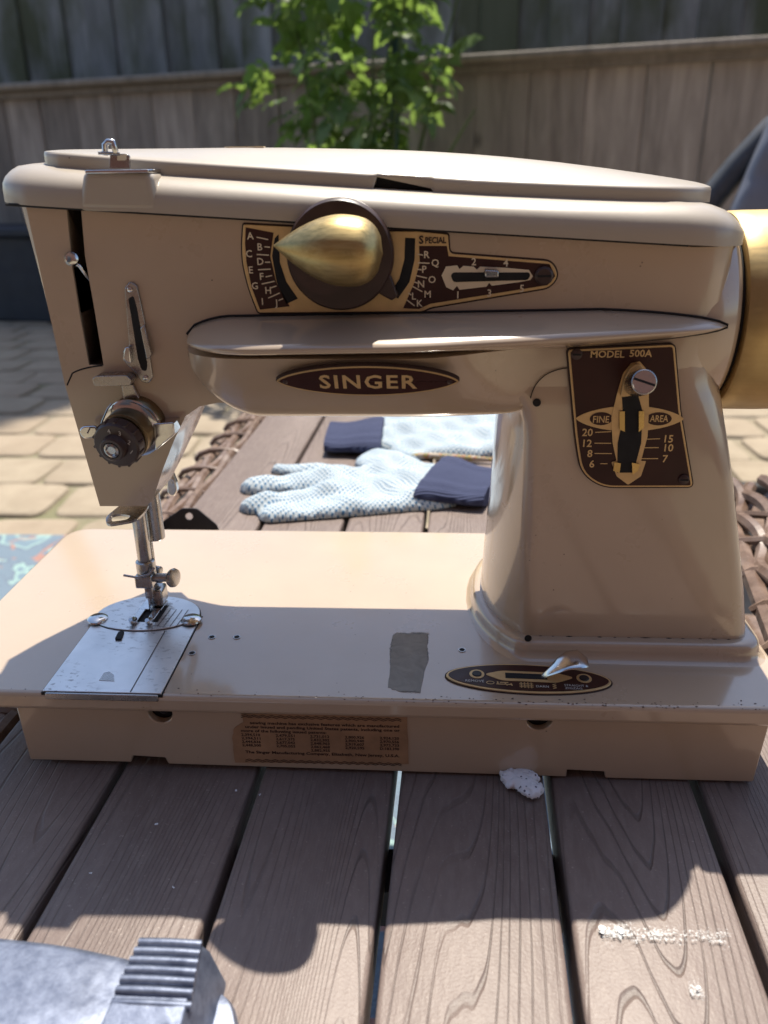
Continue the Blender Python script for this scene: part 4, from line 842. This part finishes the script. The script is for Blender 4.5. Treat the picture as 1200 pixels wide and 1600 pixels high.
lathe('clamp_screw', [(0, .0021), (.0065, .0021), (.0065, .0016), (.0085, .0016)], (nbx+.004, .0655, clampz+.0025), (1, 0, .03), 'steel', sm, 16)
lathe('thumb_screw', [(0, .0020), (.0008, .0042), (.0018, .0047), (.0030, .0044), (.0036, .0025), (.0036, 0)], (nbx+.0118, .0655, clampz+.0028), (1, -.35, .05), 'steel', sm, 28)
box('needle_holder', (nbx-.0008, .0632, .0100), (nbx+.0030, .0675, clampz-.001), 'steel', sm, .0005)
lathe('needle', [(0, .0002), (.002, .0005), (.010, .0006), (.0105, .001), (.013, .001)], (nbx+.0004, .0638, .001), (.03, 0, 1), 'chrome', sm, 10)
ft = thing_ft = box('presser_foot_block', (nbx-.0012, .0665, .0035), (nbx+.0062, .0765, .0125), 'steel', sm, .0015)
bm = bmesh.new()
for xo in (-.0045, .0030): add_prism(bm, rnd([(nbx+xo-.0016, .054), (nbx+xo+.0016, .0535), (nbx+xo+.0024, .0745), (nbx+xo-.0012, .0750)], .0010, 3), TOPF(.0022), -.0006, .0008)
add_prism(bm, [(nbx-.006, .0655), (nbx+.0055, .0655), (nbx+.0060, .0745), (nbx-.0055, .0745)], TOPF(.0022), -.0006, .0009)
foot = bev(build('presser_foot', bm, 'chrome', sm), .0003)
for xo in (-.0048, .0031): tube('toe', [(nbx+xo, .0562, .0028), (nbx+xo, .0530, .0032), (nbx+xo, .0515, .0052)], [.0016, .0015, .0010], 'chrome', foot, 8)
for z in (.016, .0205): lathe('presser_screw', [(0, .0022), (.003, .0022), (.0034, .0015)], (pb[1][0]+.0012, .0735, z), (1, -.3, 0), 'steel', prb, 16)
# presser lifter at the back
lf_ = [(0.0850,0.0567),(0.0889,0.0556),(0.0897,0.0482),(0.0873,0.0450),(0.0842,0.0467)]
prism('presser_lifter', rnd(lf_, .002, 4), FRONT(.110), -.002, .002, 'chrome', sm, .0006)
tube('lifter_arm', [(lf_[0][0]-.002, .100, lf_[0][1]+.012), (lf_[0][0]+.0015, .110, lf_[0][1]+.001), (lf_[1][0]-.001, .110, lf_[1][1]-.003)], .0022, 'steel', sm, 8)

# --- needle plate and slide plate on the bed
T0 = TOPF(0)
spx = [(.0585, .0008), (.1092, .0008), (.1092, .0640), (.0585, .0640)]
prism('plate_gap', inset(spx, -.0005), T0, -.001, .0002, 'dark', sm)
slp = prism('slide_plate', spx, T0, -.001, .0008, 'plate', sm, .0002)
box('slide_plate_edge', (.0600, -.0006, -.0026), (.1080, .0006, .0004), 'steel', sm, .0004)
npo = [(.0570, .0610), (.0585, .0560)]+arcpts(.0815, .0610, .0240, .0125, 200, 340, 12)+[(.1080, .0590), (.1085, .0625)]+arcpts(.0830, .0625, .0255, .0190, 0, 180, 20)
prism('needle_plate_gap', inset(npo, -.0004), T0, 0, .0009, 'dark', sm)
npl = prism('needle_plate', npo, T0, 0, .0015, 'plate', sm, .0002)
bm = bmesh.new()
for x in (.0915, .0945, .0975, .1005): add_line(bm, T0, (x-.0002, .052), (x+.0012, .068), .0003, .00165)
flat('seam_gauge_line', bm, 'ink', npl)
bm = bmesh.new(); add_line(bm, T0, (.0960, .0012), (.0958, .049), .0004, .00095); flat('plate_division', bm, 'ink', slp)
nv = [(0.0797,0.0087),(0.0797,0.0143),(0.0816,0.0154),(0.0845,0.0131),(0.0865,0.0084)]
prism('thumb_notch', nv, T0, .0007, .00095, 'steel', slp); 
fs = [(0.0749,0.0403),(0.0743,0.0469),(0.0768,0.0476),(0.0779,0.0404)]
prism('plate_slot', rnd(fs, .0008, 3), T0, .0007, .00165, 'dark', slp)
prism('feed_slot', [(nbx-.0055, .0560), (nbx+.0065, .0560), (nbx+.0070, .0720), (nbx-.0045, .0720)], T0, .0013, .00165, 'dark', npl)
for x, y in [(0.0601,0.0576),(0.1058,0.0586)]: lathe('plate_screw', [(0, .0050), (.0008, .0048), (.0016, .0036), (.0018, 0)], (x, y, .0014), (0, 0, 1), 'chrome', npl, 28)
# --- feed plate on the bed (drop feed)
FP = [(0.2276,0.0197),(0.2967,0.0158),(0.2637,0.0278),(0.2614,0.0073)]
fcx = (FP[0][0]+FP[1][0])/2; fcy = (FP[2][1]+FP[3][1])/2-.0004; fa = (FP[1][0]-FP[0][0])/2; fb = abs(FP[2][1]-FP[3][1])/2
FF = Fr((fcx, fcy, 0), (1, -.035, 0), (.035, 1, 0))
fe = lens(0, 0, fa, fb, .5)
prism('feed_plate_edge', inset(fe, -.0006), FF, -.001, .0004, 'ink', sm)
fpl = prism('feed_plate', fe, FF, -.001, .0009, 'goldp', sm, .0002)
prism('plate_face', inset(fe, .0010), FF, .0008, .0011, 'brown', fpl)
prism('gold_field', rnd([(-.0185, .0012), (-.011, .0042), (.012, .0042), (.0195, .0012), (.012, -.0030), (-.011, -.0030)], .002, 3), FF, .0008, .0013, 'goldp', fpl)
prism('lever_slot', [(-.0095, -.0012), (.0080, -.0012), (.0080, .0024), (-.0095, .0024)], FF, .0010, .0015, 'dark', fpl)
for x in (-.0215, .0235):
    prism('hole_ring', circ(x, .0010, .0032, 18), FF, .0008, .0013, 'goldp', fpl); prism('plate_screw', circ(x, .0010, .0021, 16), FF, .0008, .0017, 'blackmetal', fpl, .0003)
bm = bmesh.new(); q = .00135
add_text(bm, 'REMOVE', FF, -.0225, -.0042, .0016, .0078, q); add_text(bm, 'DARN', FF, .0055, -.0062, .0015, .0052, q); add_text(bm, 'STRAIGHT &', FF, .0195, -.0046, .0014, .0098, q); add_text(bm, 'ZIGZAG', FF, .0182, -.0066, .0014, .0070, q)
flat('lettering', bm, 'white_print', fpl)
bm = bmesh.new()
for k in range(4): add_line(bm, FF, (-.0032+k*.0014, -.0078), (-.0032+k*.0014, -.0038), .0004, q)
for k in range(3): add_line(bm, FF, (-.0040, -.0048-k*.0011), (.0018, -.0048-k*.0011), .0004, q)
zp = [(.0105+.0008*(-1)**k, -.0040-.0007*k) for k in range(6)]
for a, b in zip(zp, zp[1:]): add_line(bm, FF, a, b, .0004, q)
cp_ = arcpts(-.0160, -.0050, .0016, .0010, 0, 360, 14)
for a, b in zip(cp_, cp_[1:]): add_line(bm, FF, a, b, .00035, q)
for a, b in (((-.0135, -.0058), (-.0075, -.0058)), ((-.0130, -.0040), (-.0128, -.0058)), ((-.0100, -.0046), (-.0090, -.0066)), ((-.0075, -.0050), (-.0070, -.0066)), ((-.012, -.0046), (-.0085, -.0044))): add_line(bm, FF, a, b, .0006, q)
flat('pictograms', bm, 'goldp', fpl)
lvp = [FF.p(.0050, .0006, .0005), FF.p(.0085, .0002, .0040), FF.p(.0120, .0, .0078), FF.p(.0160, .0002, .0104), FF.p(.0205, .0004, .0112), FF.p(.0245, .0004, .0096)]
rs = []
for p, w, h in zip(lvp, (.0010, .0022, .0040, .0052, .0052, .0026), (.0006, .0007, .0008, .0009, .0009, .0006)): rs.append([p+Vector((0, 1, .25)).normalized()*w*math.cos(a)+Vector((-.25, 0, 1)).normalized()*h*math.sin(a) for a in [2*math.pi*k/16 for k in range(16)]])
rings('feed_lever', rs, 'chrome', fpl, angle=60)
# flecks of bare metal along the front lip of the bed
bm = bmesh.new()
for k in range(150):
    x = random.choice((random.uniform(.02, .37), random.uniform(.19, .37))); y = abs(random.gauss(0, .0022))+.0004; r = random.uniform(.00010, .00032)
    if y < .0022: z = -.0022+math.sqrt(max(0, .0022**2-(.0022-y)**2))
    else: z = 0
    bm.faces.new([bm.verts.new((x+r*1.6*math.cos(a)*random.uniform(.6, 1.3), y+r*math.sin(a), z+.00016)) for a in [2*math.pi*q_/6 for q_ in range(6)]])
o = flat('paint_flecks', bm, 'ink', sm); o['kind'] = 'stuff'
# --- tape residue patch
tp = [(0.2036,0.0525),(0.2204,0.0537),(0.2195,0.0416),(0.2210,0.0353),(0.2185,0.0213),(0.2165,0.0060),(0.2123,0.0046),(0.2075,0.0070),(0.2031,0.0096),(0.2034,0.0256),(0.2019,0.0383)]
tp2 = []
for a, b in zip(tp, tp[1:]+tp[:1]):
    for k in range(4): tp2.append((a[0]+(b[0]-a[0])*k/4+random.uniform(-.0003, .0003), a[1]+(b[1]-a[1])*k/4+random.uniform(-.0005, .0005)))
prism('tape_residue', tp2, T0, 0, .00018, 'residue', sm)
# --- patent label
PF = FRONT(.004)
PLb = [(0.1412,-0.0107),(0.2113,-0.0096),(0.2121,-0.0351),(0.1365,-0.0366),(0.1362,-0.0235),(0.1375,-0.0184),(0.1419,-0.0153)]
PE_ = []
for a, b in zip(PLb, PLb[1:]+PLb[:1]):
    for k in range(4): PE_.append((a[0]+(b[0]-a[0])*k/4+random.uniform(-.00025, .00025), a[1]+(b[1]-a[1])*k/4+random.uniform(-.00025, .00025)))
lab = prism('patent_label', PE_, PF, .0001, .0004, 'paper', sm)
PX = [(0.1414,-0.0150),(0.2083,-0.0139),(0.1390,-0.0207),(0.1379,-0.0334),(0.2115,-0.0158)]
lx0, lx1 = PX[0][0]-.001, PX[1][0]; zt0 = PX[0][1]-.0002
bm = bmesh.new(); q = .0005; lh = .0021
slp_ = (PX[1][1]-PX[0][1])/(PX[1][0]-PX[0][0])*.4
rows = ['sewing machine has exclusive features which are manufactured', 'under issued and pending United States patents, including one or', 'more of the following issued patents:']
add_text(bm, rows[0], PF, lx1-.0003, zt0, .0014, lx1-lx0-.0045, q, 'R', .028); add_text(bm, rows[1], PF, lx1, zt0-lh, .0014, lx1-lx0-.002, q, 'R', .028); add_text(bm, rows[2], PF, lx0, zt0-2*lh, .0014, (lx1-lx0)*.54, q, 'L', .028)
nums = [['2,394,510', '2,394,511', '2,444,836', '2,448,500'], ['2,479,551', '2,617,375', '2,677,042', '2,705,055'], ['2,731,012', '2,832,302', '2,848,963', '2,862,468', '2,882,955'], ['2,800,926', '2,900,940', '2,919,607', '2,920,595'], ['2,924,120', '2,970,556', '2,973,733', 'D-183,390']]
for c_, colm in enumerate(nums):
    for r_, s_ in enumerate(colm): add_text(bm, s_, PF, lx0+(lx1-lx0)*(.06+.2185*c_), zt0-lh*3-.00185*r_, .0013, .0082, q, 'C', .028)
add_text(bm, 'The Singer Manufacturing Company, Elizabeth, New Jersey, U.S.A.', PF, lx0+.001, zt0-lh*3-.00185*4-.0018, .0014, lx1-lx0-.0012, q, 'L', .028)
flat('printed_text', bm, 'ink', lab)
for zz_ in (PLb[0][1]-.0012, PLb[3][1]+.0013):
    bm = bmesh.new()
    for off in (0, .0008):
        n_ = 36; pp = [(lx0+.0006+(lx1-lx0)*k/n_, zz_+off-.0004+(.0004 if k % 2 else -.0004)) for k in range(n_+1)]
        for a, b in zip(pp, pp[1:]): add_line(bm, PF, a, b, .00035, q)
    flat('zigzag_border', bm, 'ink', lab)

# ================================================================== THINGS ON THE TABLE
# gloves: puffed cloth sheets from capsule outlines
def glove(name, label, caps, cuff, res, loc_z, group=None, thick=.0088, lining=None):
    root = thing(name, label, 'glove', (caps[0][0][0], caps[0][0][1], TZ), group); o0 = Vector((caps[0][0][0], caps[0][0][1], 0))
    def sdf(x, y):
        best = 1e9; acc = 0
        for (ax_, ay), (bx_, by), ra, rb in caps:
            dx, dy = bx_-ax_, by-ay; L2 = dx*dx+dy*dy+1e-12; t_ = max(0, min(1, ((x-ax_)*dx+(y-ay)*dy)/L2)); d = math.hypot(x-ax_-dx*t_, y-ay-dy*t_)-(ra+(rb-ra)*t_); best = min(best, d)
        return best
    xs = [p[0] for c in caps for p in c[:2]]; ys = [p[1] for c in caps for p in c[:2]]; X0, X1, Y0, Y1 = min(xs)-.03, max(xs)+.03, min(ys)-.03, max(ys)+.03
    nx, ny = int((X1-X0)/res), int((Y1-Y0)/res); bm = bmesh.new(); vt_ = {}
    D = {(i, j): -sdf(X0+i*res, Y0+j*res) for i in range(nx+1) for j in range(ny+1)}
    def vtx(i, j):
        if (i, j) in vt_: return vt_[i, j]
        d = D[i, j]; x, y = X0+i*res, Y0+j*res
        if d < 0:
            gx = (sdf(x+1e-4, y)-sdf(x-1e-4, y))/2e-4; gy = (sdf(x, y+1e-4)-sdf(x, y-1e-4))/2e-4; x += gx*d; y += gy*d; d = 0
        R_ = .016; u = min(1, d/R_); z = thick*(1-(1-u)**2)**.5+ (.0025*math.sin(x*95+y*40)+.002*math.sin(y*130-x*60)+.0013*math.sin(x*210+y*190))*u
        vt_[i, j] = bm.verts.new((x-o0.x, y-o0.y, max(.0, z)+.0008)); return vt_[i, j]
    for i in range(nx):
        for j in range(ny):
            if max(D[i, j], D[i+1, j], D[i, j+1], D[i+1, j+1]) > 0 and min(D[i, j], D[i+1, j], D[i, j+1], D[i+1, j+1]) > -res*1.5:
                bm.faces.new((vtx(i, j), vtx(i+1, j), vtx(i+1, j+1), vtx(i, j+1)))
    g = build('hand', bm, 'dots', root, 80)
    sd = g.modifiers.new('cloth', 'SOLIDIFY'); sd.thickness = .0007; sd.offset = -1
    # cuff: flattened ribbed tube
    p, q_, w0, w1 = cuff; p, q_ = Vector((*p, 0))-o0, Vector((*q_, 0))-o0; d = (q_-p).normalized(); s_ = Vector((-d.y, d.x, 0)); rs = []
    for i in range(15):
        t_ = i/14; w = (w0+(w1-w0)*t_)*(1+.03*math.sin(t_*9)); hh_ = .0075*(1+.15*math.sin(t_*5+1)); c = p+(q_-p)*t_
        rs.append([c+s_*w*math.copysign(abs(math.cos(a))**.6, math.cos(a))+Vector((0, 0, hh_+.0006+hh_*(1+.07*math.sin(a*13))*math.copysign(abs(math.sin(a))**.8, math.sin(a)))) for a in [2*math.pi*k/60 for k in range(60)]])
    rings('cuff', rs, 'knit', root, angle=80)
    if lining:
        bm = bmesh.new(); add_tube(bm, [Vector((x, y, .0035))-o0 for x, y in lining], [.0012]+[.0030]*(len(lining)-2)+[.0016], 8); build('lining', bm, 'floral', root, 80)
    return root
G = [(0.1778,0.3384),(0.2091,0.3434),(0.0764,0.3361),(0.1389,0.3570),(0.0851,0.2963),(0.1330,0.3189),(0.1025,0.2802),(0.1653,0.3008),(0.0893,0.3798),(0.1432,0.3680),(0.1797,0.4000),(0.2034,0.3614),(0.2113,0.3694),(0.2121,0.3153),(0.2216,0.3437),(0.2716,0.3277)]
glove('gardening_glove', 'pale blue dotted gardening glove lying with its fingers pointing left', [
    (G[0], G[1], .046, .050), (G[3], G[0], .016, .045), (G[2], G[3], .012, .016), (G[4], G[5], .0125, .0165), (G[5], G[0], .0165, .04), (G[6], G[7], .0115, .018), (G[7], G[13], .018, .02), (G[8], G[9], .0075, .014), (G[9], G[0], .014, .03), (G[10], G[11], .026, .03), (G[12], G[13], .02, .02)],
    (G[14], G[15], .046, .034), .0032, 0, 'gardening gloves', lining=[(0.1034,0.3109),(0.1172,0.3208),(0.1345,0.3268)])
G = [(0.1747,0.4923),(0.2129,0.4780),(0.2382,0.4996),(0.2916,0.5342),(0.2017,0.4289),(0.2312,0.4483),(0.2851,0.4492),(0.2544,0.4298),(0.1752,0.4591),(0.1225,0.4583),(0.1994,0.5215),(0.2955,0.5838)]
glove('gardening_glove', 'second dotted gardening glove behind, with its navy cuff pointing left', [
    (G[1], G[2], .06, .075), (G[2], G[3], .075, .06), (G[4], G[5], .02, .03), (G[5], G[6], .03, .03), (G[10], G[11], .05, .05)],
    (G[8], G[9], .046, .036), .004, 0, 'gardening gloves', lining=[(0.1906,0.4112),(0.2136,0.4151),(0.2366,0.4121),(0.2592,0.4073),(0.2788,0.4042)])
# black bracket with a hole
br = [(0.0197,0.2572),(0.0634,0.2584),(0.0451,0.2929),(0.0361,0.2927),(0.0227,0.2738),(0.0096,0.3064),(0.0053,0.3036)]
bk_ = thing('metal_bracket', 'black metal bracket with a round hole behind the machine bed', 'bracket', (.033, .222, TZ))
rb_ = Vector((br[0][0]+.02, br[0][1], TZ))
bq = Fr(rb_*0, (1, 0, 0), (0, .45, .9))
bq = Fr((0, 0, 0), (1, .12, 0), (0, .2, .98))
pl_ = rnd([(.0, 0), (.044, 0), (.0405, .016), (.027, .0285), (.017, .0290), (.003, .020)], .002, 3)
o = prism('bracket_plate', pl_, bq, -.001, .001, 'blackmetal', None, .0004); cut(o, [prism('cutter', circ(.0215, .0230, .0026, 20), bq, -.01, .01, 'dark')]); o.parent = bk_
prism('bracket_flange', rnd([(-.012, 0), (.006, 0), (.002, .022), (-.003, .036), (-.010, .034)], .002, 3), Fr((0, -.003, 0), (1, -.6, 0), (0, .1, 1)), -.001, .001, 'blackmetal', bk_, .0004)
# crumpled white foam scrap
fb_ = [(0.2550,0.0018),(0.2575,-0.0008),(0.2606,-0.0022),(0.2633,-0.0066),(0.2655,-0.0058),(0.2626,0.0014),(0.2594,0.0024),(0.2631,-0.0036),(0.2643,-0.0091),(0.2557,-0.0028)]
fo = thing('foam_scrap', 'crumpled scrap of speckled white foam at the front edge of the machine', 'foam scrap', (fb_[2][0], fb_[2][1], TZ))
bm = bmesh.new()
for (x, y), r in zip(fb_, (.0040, .0036, .0042, .0036, .0030, .0030, .0036, .0034, .0026, .0024)):
    n0 = len(bm.verts); bmesh.ops.create_icosphere(bm, subdivisions=3, radius=r, matrix=Matrix.Translation((x-fb_[2][0], y-fb_[2][1], r*.62)) @ Matrix.Diagonal((1.2, 1, .72, 1))); bm.verts.ensure_lookup_table()
    ox_, oy_, oz_ = random.gauss(0, .0010), random.gauss(0, .0010), random.uniform(0, .0016)
    for v in bm.verts[n0:]: v.co += Vector((ox_+.0009*math.sin(v.co.y*1700+v.co.x*500), oy_+.0009*math.sin(v.co.x*1900+1), oz_+.0007*math.sin(v.co.x*2500+v.co.y*2300)))
o = build('crumb', bm, 'foam', fo, 0); o.data.polygons.foreach_set('use_smooth', [True]*len(o.data.polygons))
rm = o.modifiers.new('melt', 'REMESH'); rm.mode = 'VOXEL'; rm.voxel_size = .0005; rm.use_smooth_shade = True; sm_ = o.modifiers.new('relax', 'SMOOTH'); sm_.iterations = 2
# dried white paint smear: a thin film broken by the grain
for (xa, xb, ya, yb) in ((.2770, .3305, -.0800, -.0635), (.3368, .3640, -.0810, -.0630), (.3030, .3085, -.099, -.084)):
    bm = bmesh.new(); bm.faces.new([bm.verts.new((x, y, TZ+.0009)) for x, y in ((xa, ya), (xb, ya), (xb, yb), (xa, yb))])
    o = flat('paint_film', bm, 'smear', table); o.location = to_t((0, 0, 0)); 
bm = bmesh.new()
for (x, y, r) in ((.2805, -.0712, .0014), (.2862, -.0710, .0013), (.3060, -.091, .0007), (.112, -.030, .0005), (.140, -.010, .0005), (.095, -.055, .0004), (.150, -.012, .0004), (.128, -.060, .0004)):
    for q0 in range(4):
        rr = r*random.uniform(.4, 1); ox, oy = random.gauss(0, r*.5), random.gauss(0, r*.5)
        bm.faces.new([bm.verts.new((x+ox+rr*math.cos(a), y+oy+rr*math.sin(a)*random.uniform(.7, 1.3), TZ+.0013+q0*2e-5+r*.01)) for a in [2*math.pi*q_/7 for q_ in range(7)]])
o = flat('paint_smear', bm, 'whitepaint', table); o.location = to_t((0, 0, 0)); o['kind'] = 'stuff'
# silver device in the near left corner
dv = thing('foot_pedal', 'shiny blue grey metal foot pedal with a ribbed block, near left corner', 'foot pedal', (.10, -.15, TZ)); dv0 = Vector((.10, -.15, TZ))
ped = [(.005, -.096), (.060, -.0985), (.110, -.102), (.1385, -.107), (.141, -.17), (.132, -.215), (.0, -.215)]
rs = []
for z, d in ((.003, -.0035), (.012, -.002), (.020, 0), (.0240, .0008), (.0257, .0020), (.0265, .0040)): rs.append([Vector((x, y, TZ+z))-dv0 for x, y in inset(rnd(ped, .008, 6), d)])
rings('casing', rs, 'silver', dv, angle=50)
bs_ = rnd([(.0, -.100), (.13, -.100), (.160, -.103), (.1665, -.118), (.1665, -.19), (.14, -.215), (.0, -.215)], .012, 6)
rings('base', [[Vector((x, y, TZ+z))-dv0 for x, y in inset(bs_, d)] for z, d in ((0, .001), (.002, 0), (.006, 0), (.0085, .0012), (.0092, .004))], 'silver', dv, angle=50)
blk = bev(rings('ribbed_block', [[Vector((x, y, TZ+z))-dv0 for x, y in rnd(q_, .0025, 4)] for z, q_ in ((.006, [(.1285, -.150), (.1590, -.150), (.1575, -.0985), (.1305, -.0985)]), (.022, [(.130, -.140), (.1555, -.140), (.1545, -.1005), (.1320, -.1005)]), (.0275, [(.1315, -.1300), (.1535, -.1300), (.1525, -.1025), (.1335, -.1025)]))], 'silver', dv), .0008, 2)
for k in range(7):
    y = -.1038-.0030*k; z = TZ+.0279-(.0004*max(0, k-4)**2); bm = bmesh.new(); add_tube(bm, [Vector((.1338-.0003*k+.0190*i/4+(.0006*k*i/4), y, z+.0003*math.sin(3.14*i/4)))-dv0 for i in range(5)], 0.0014, 8); build('rib', bm, 'silver', blk, 60)
bpy.context.view_layer.update()
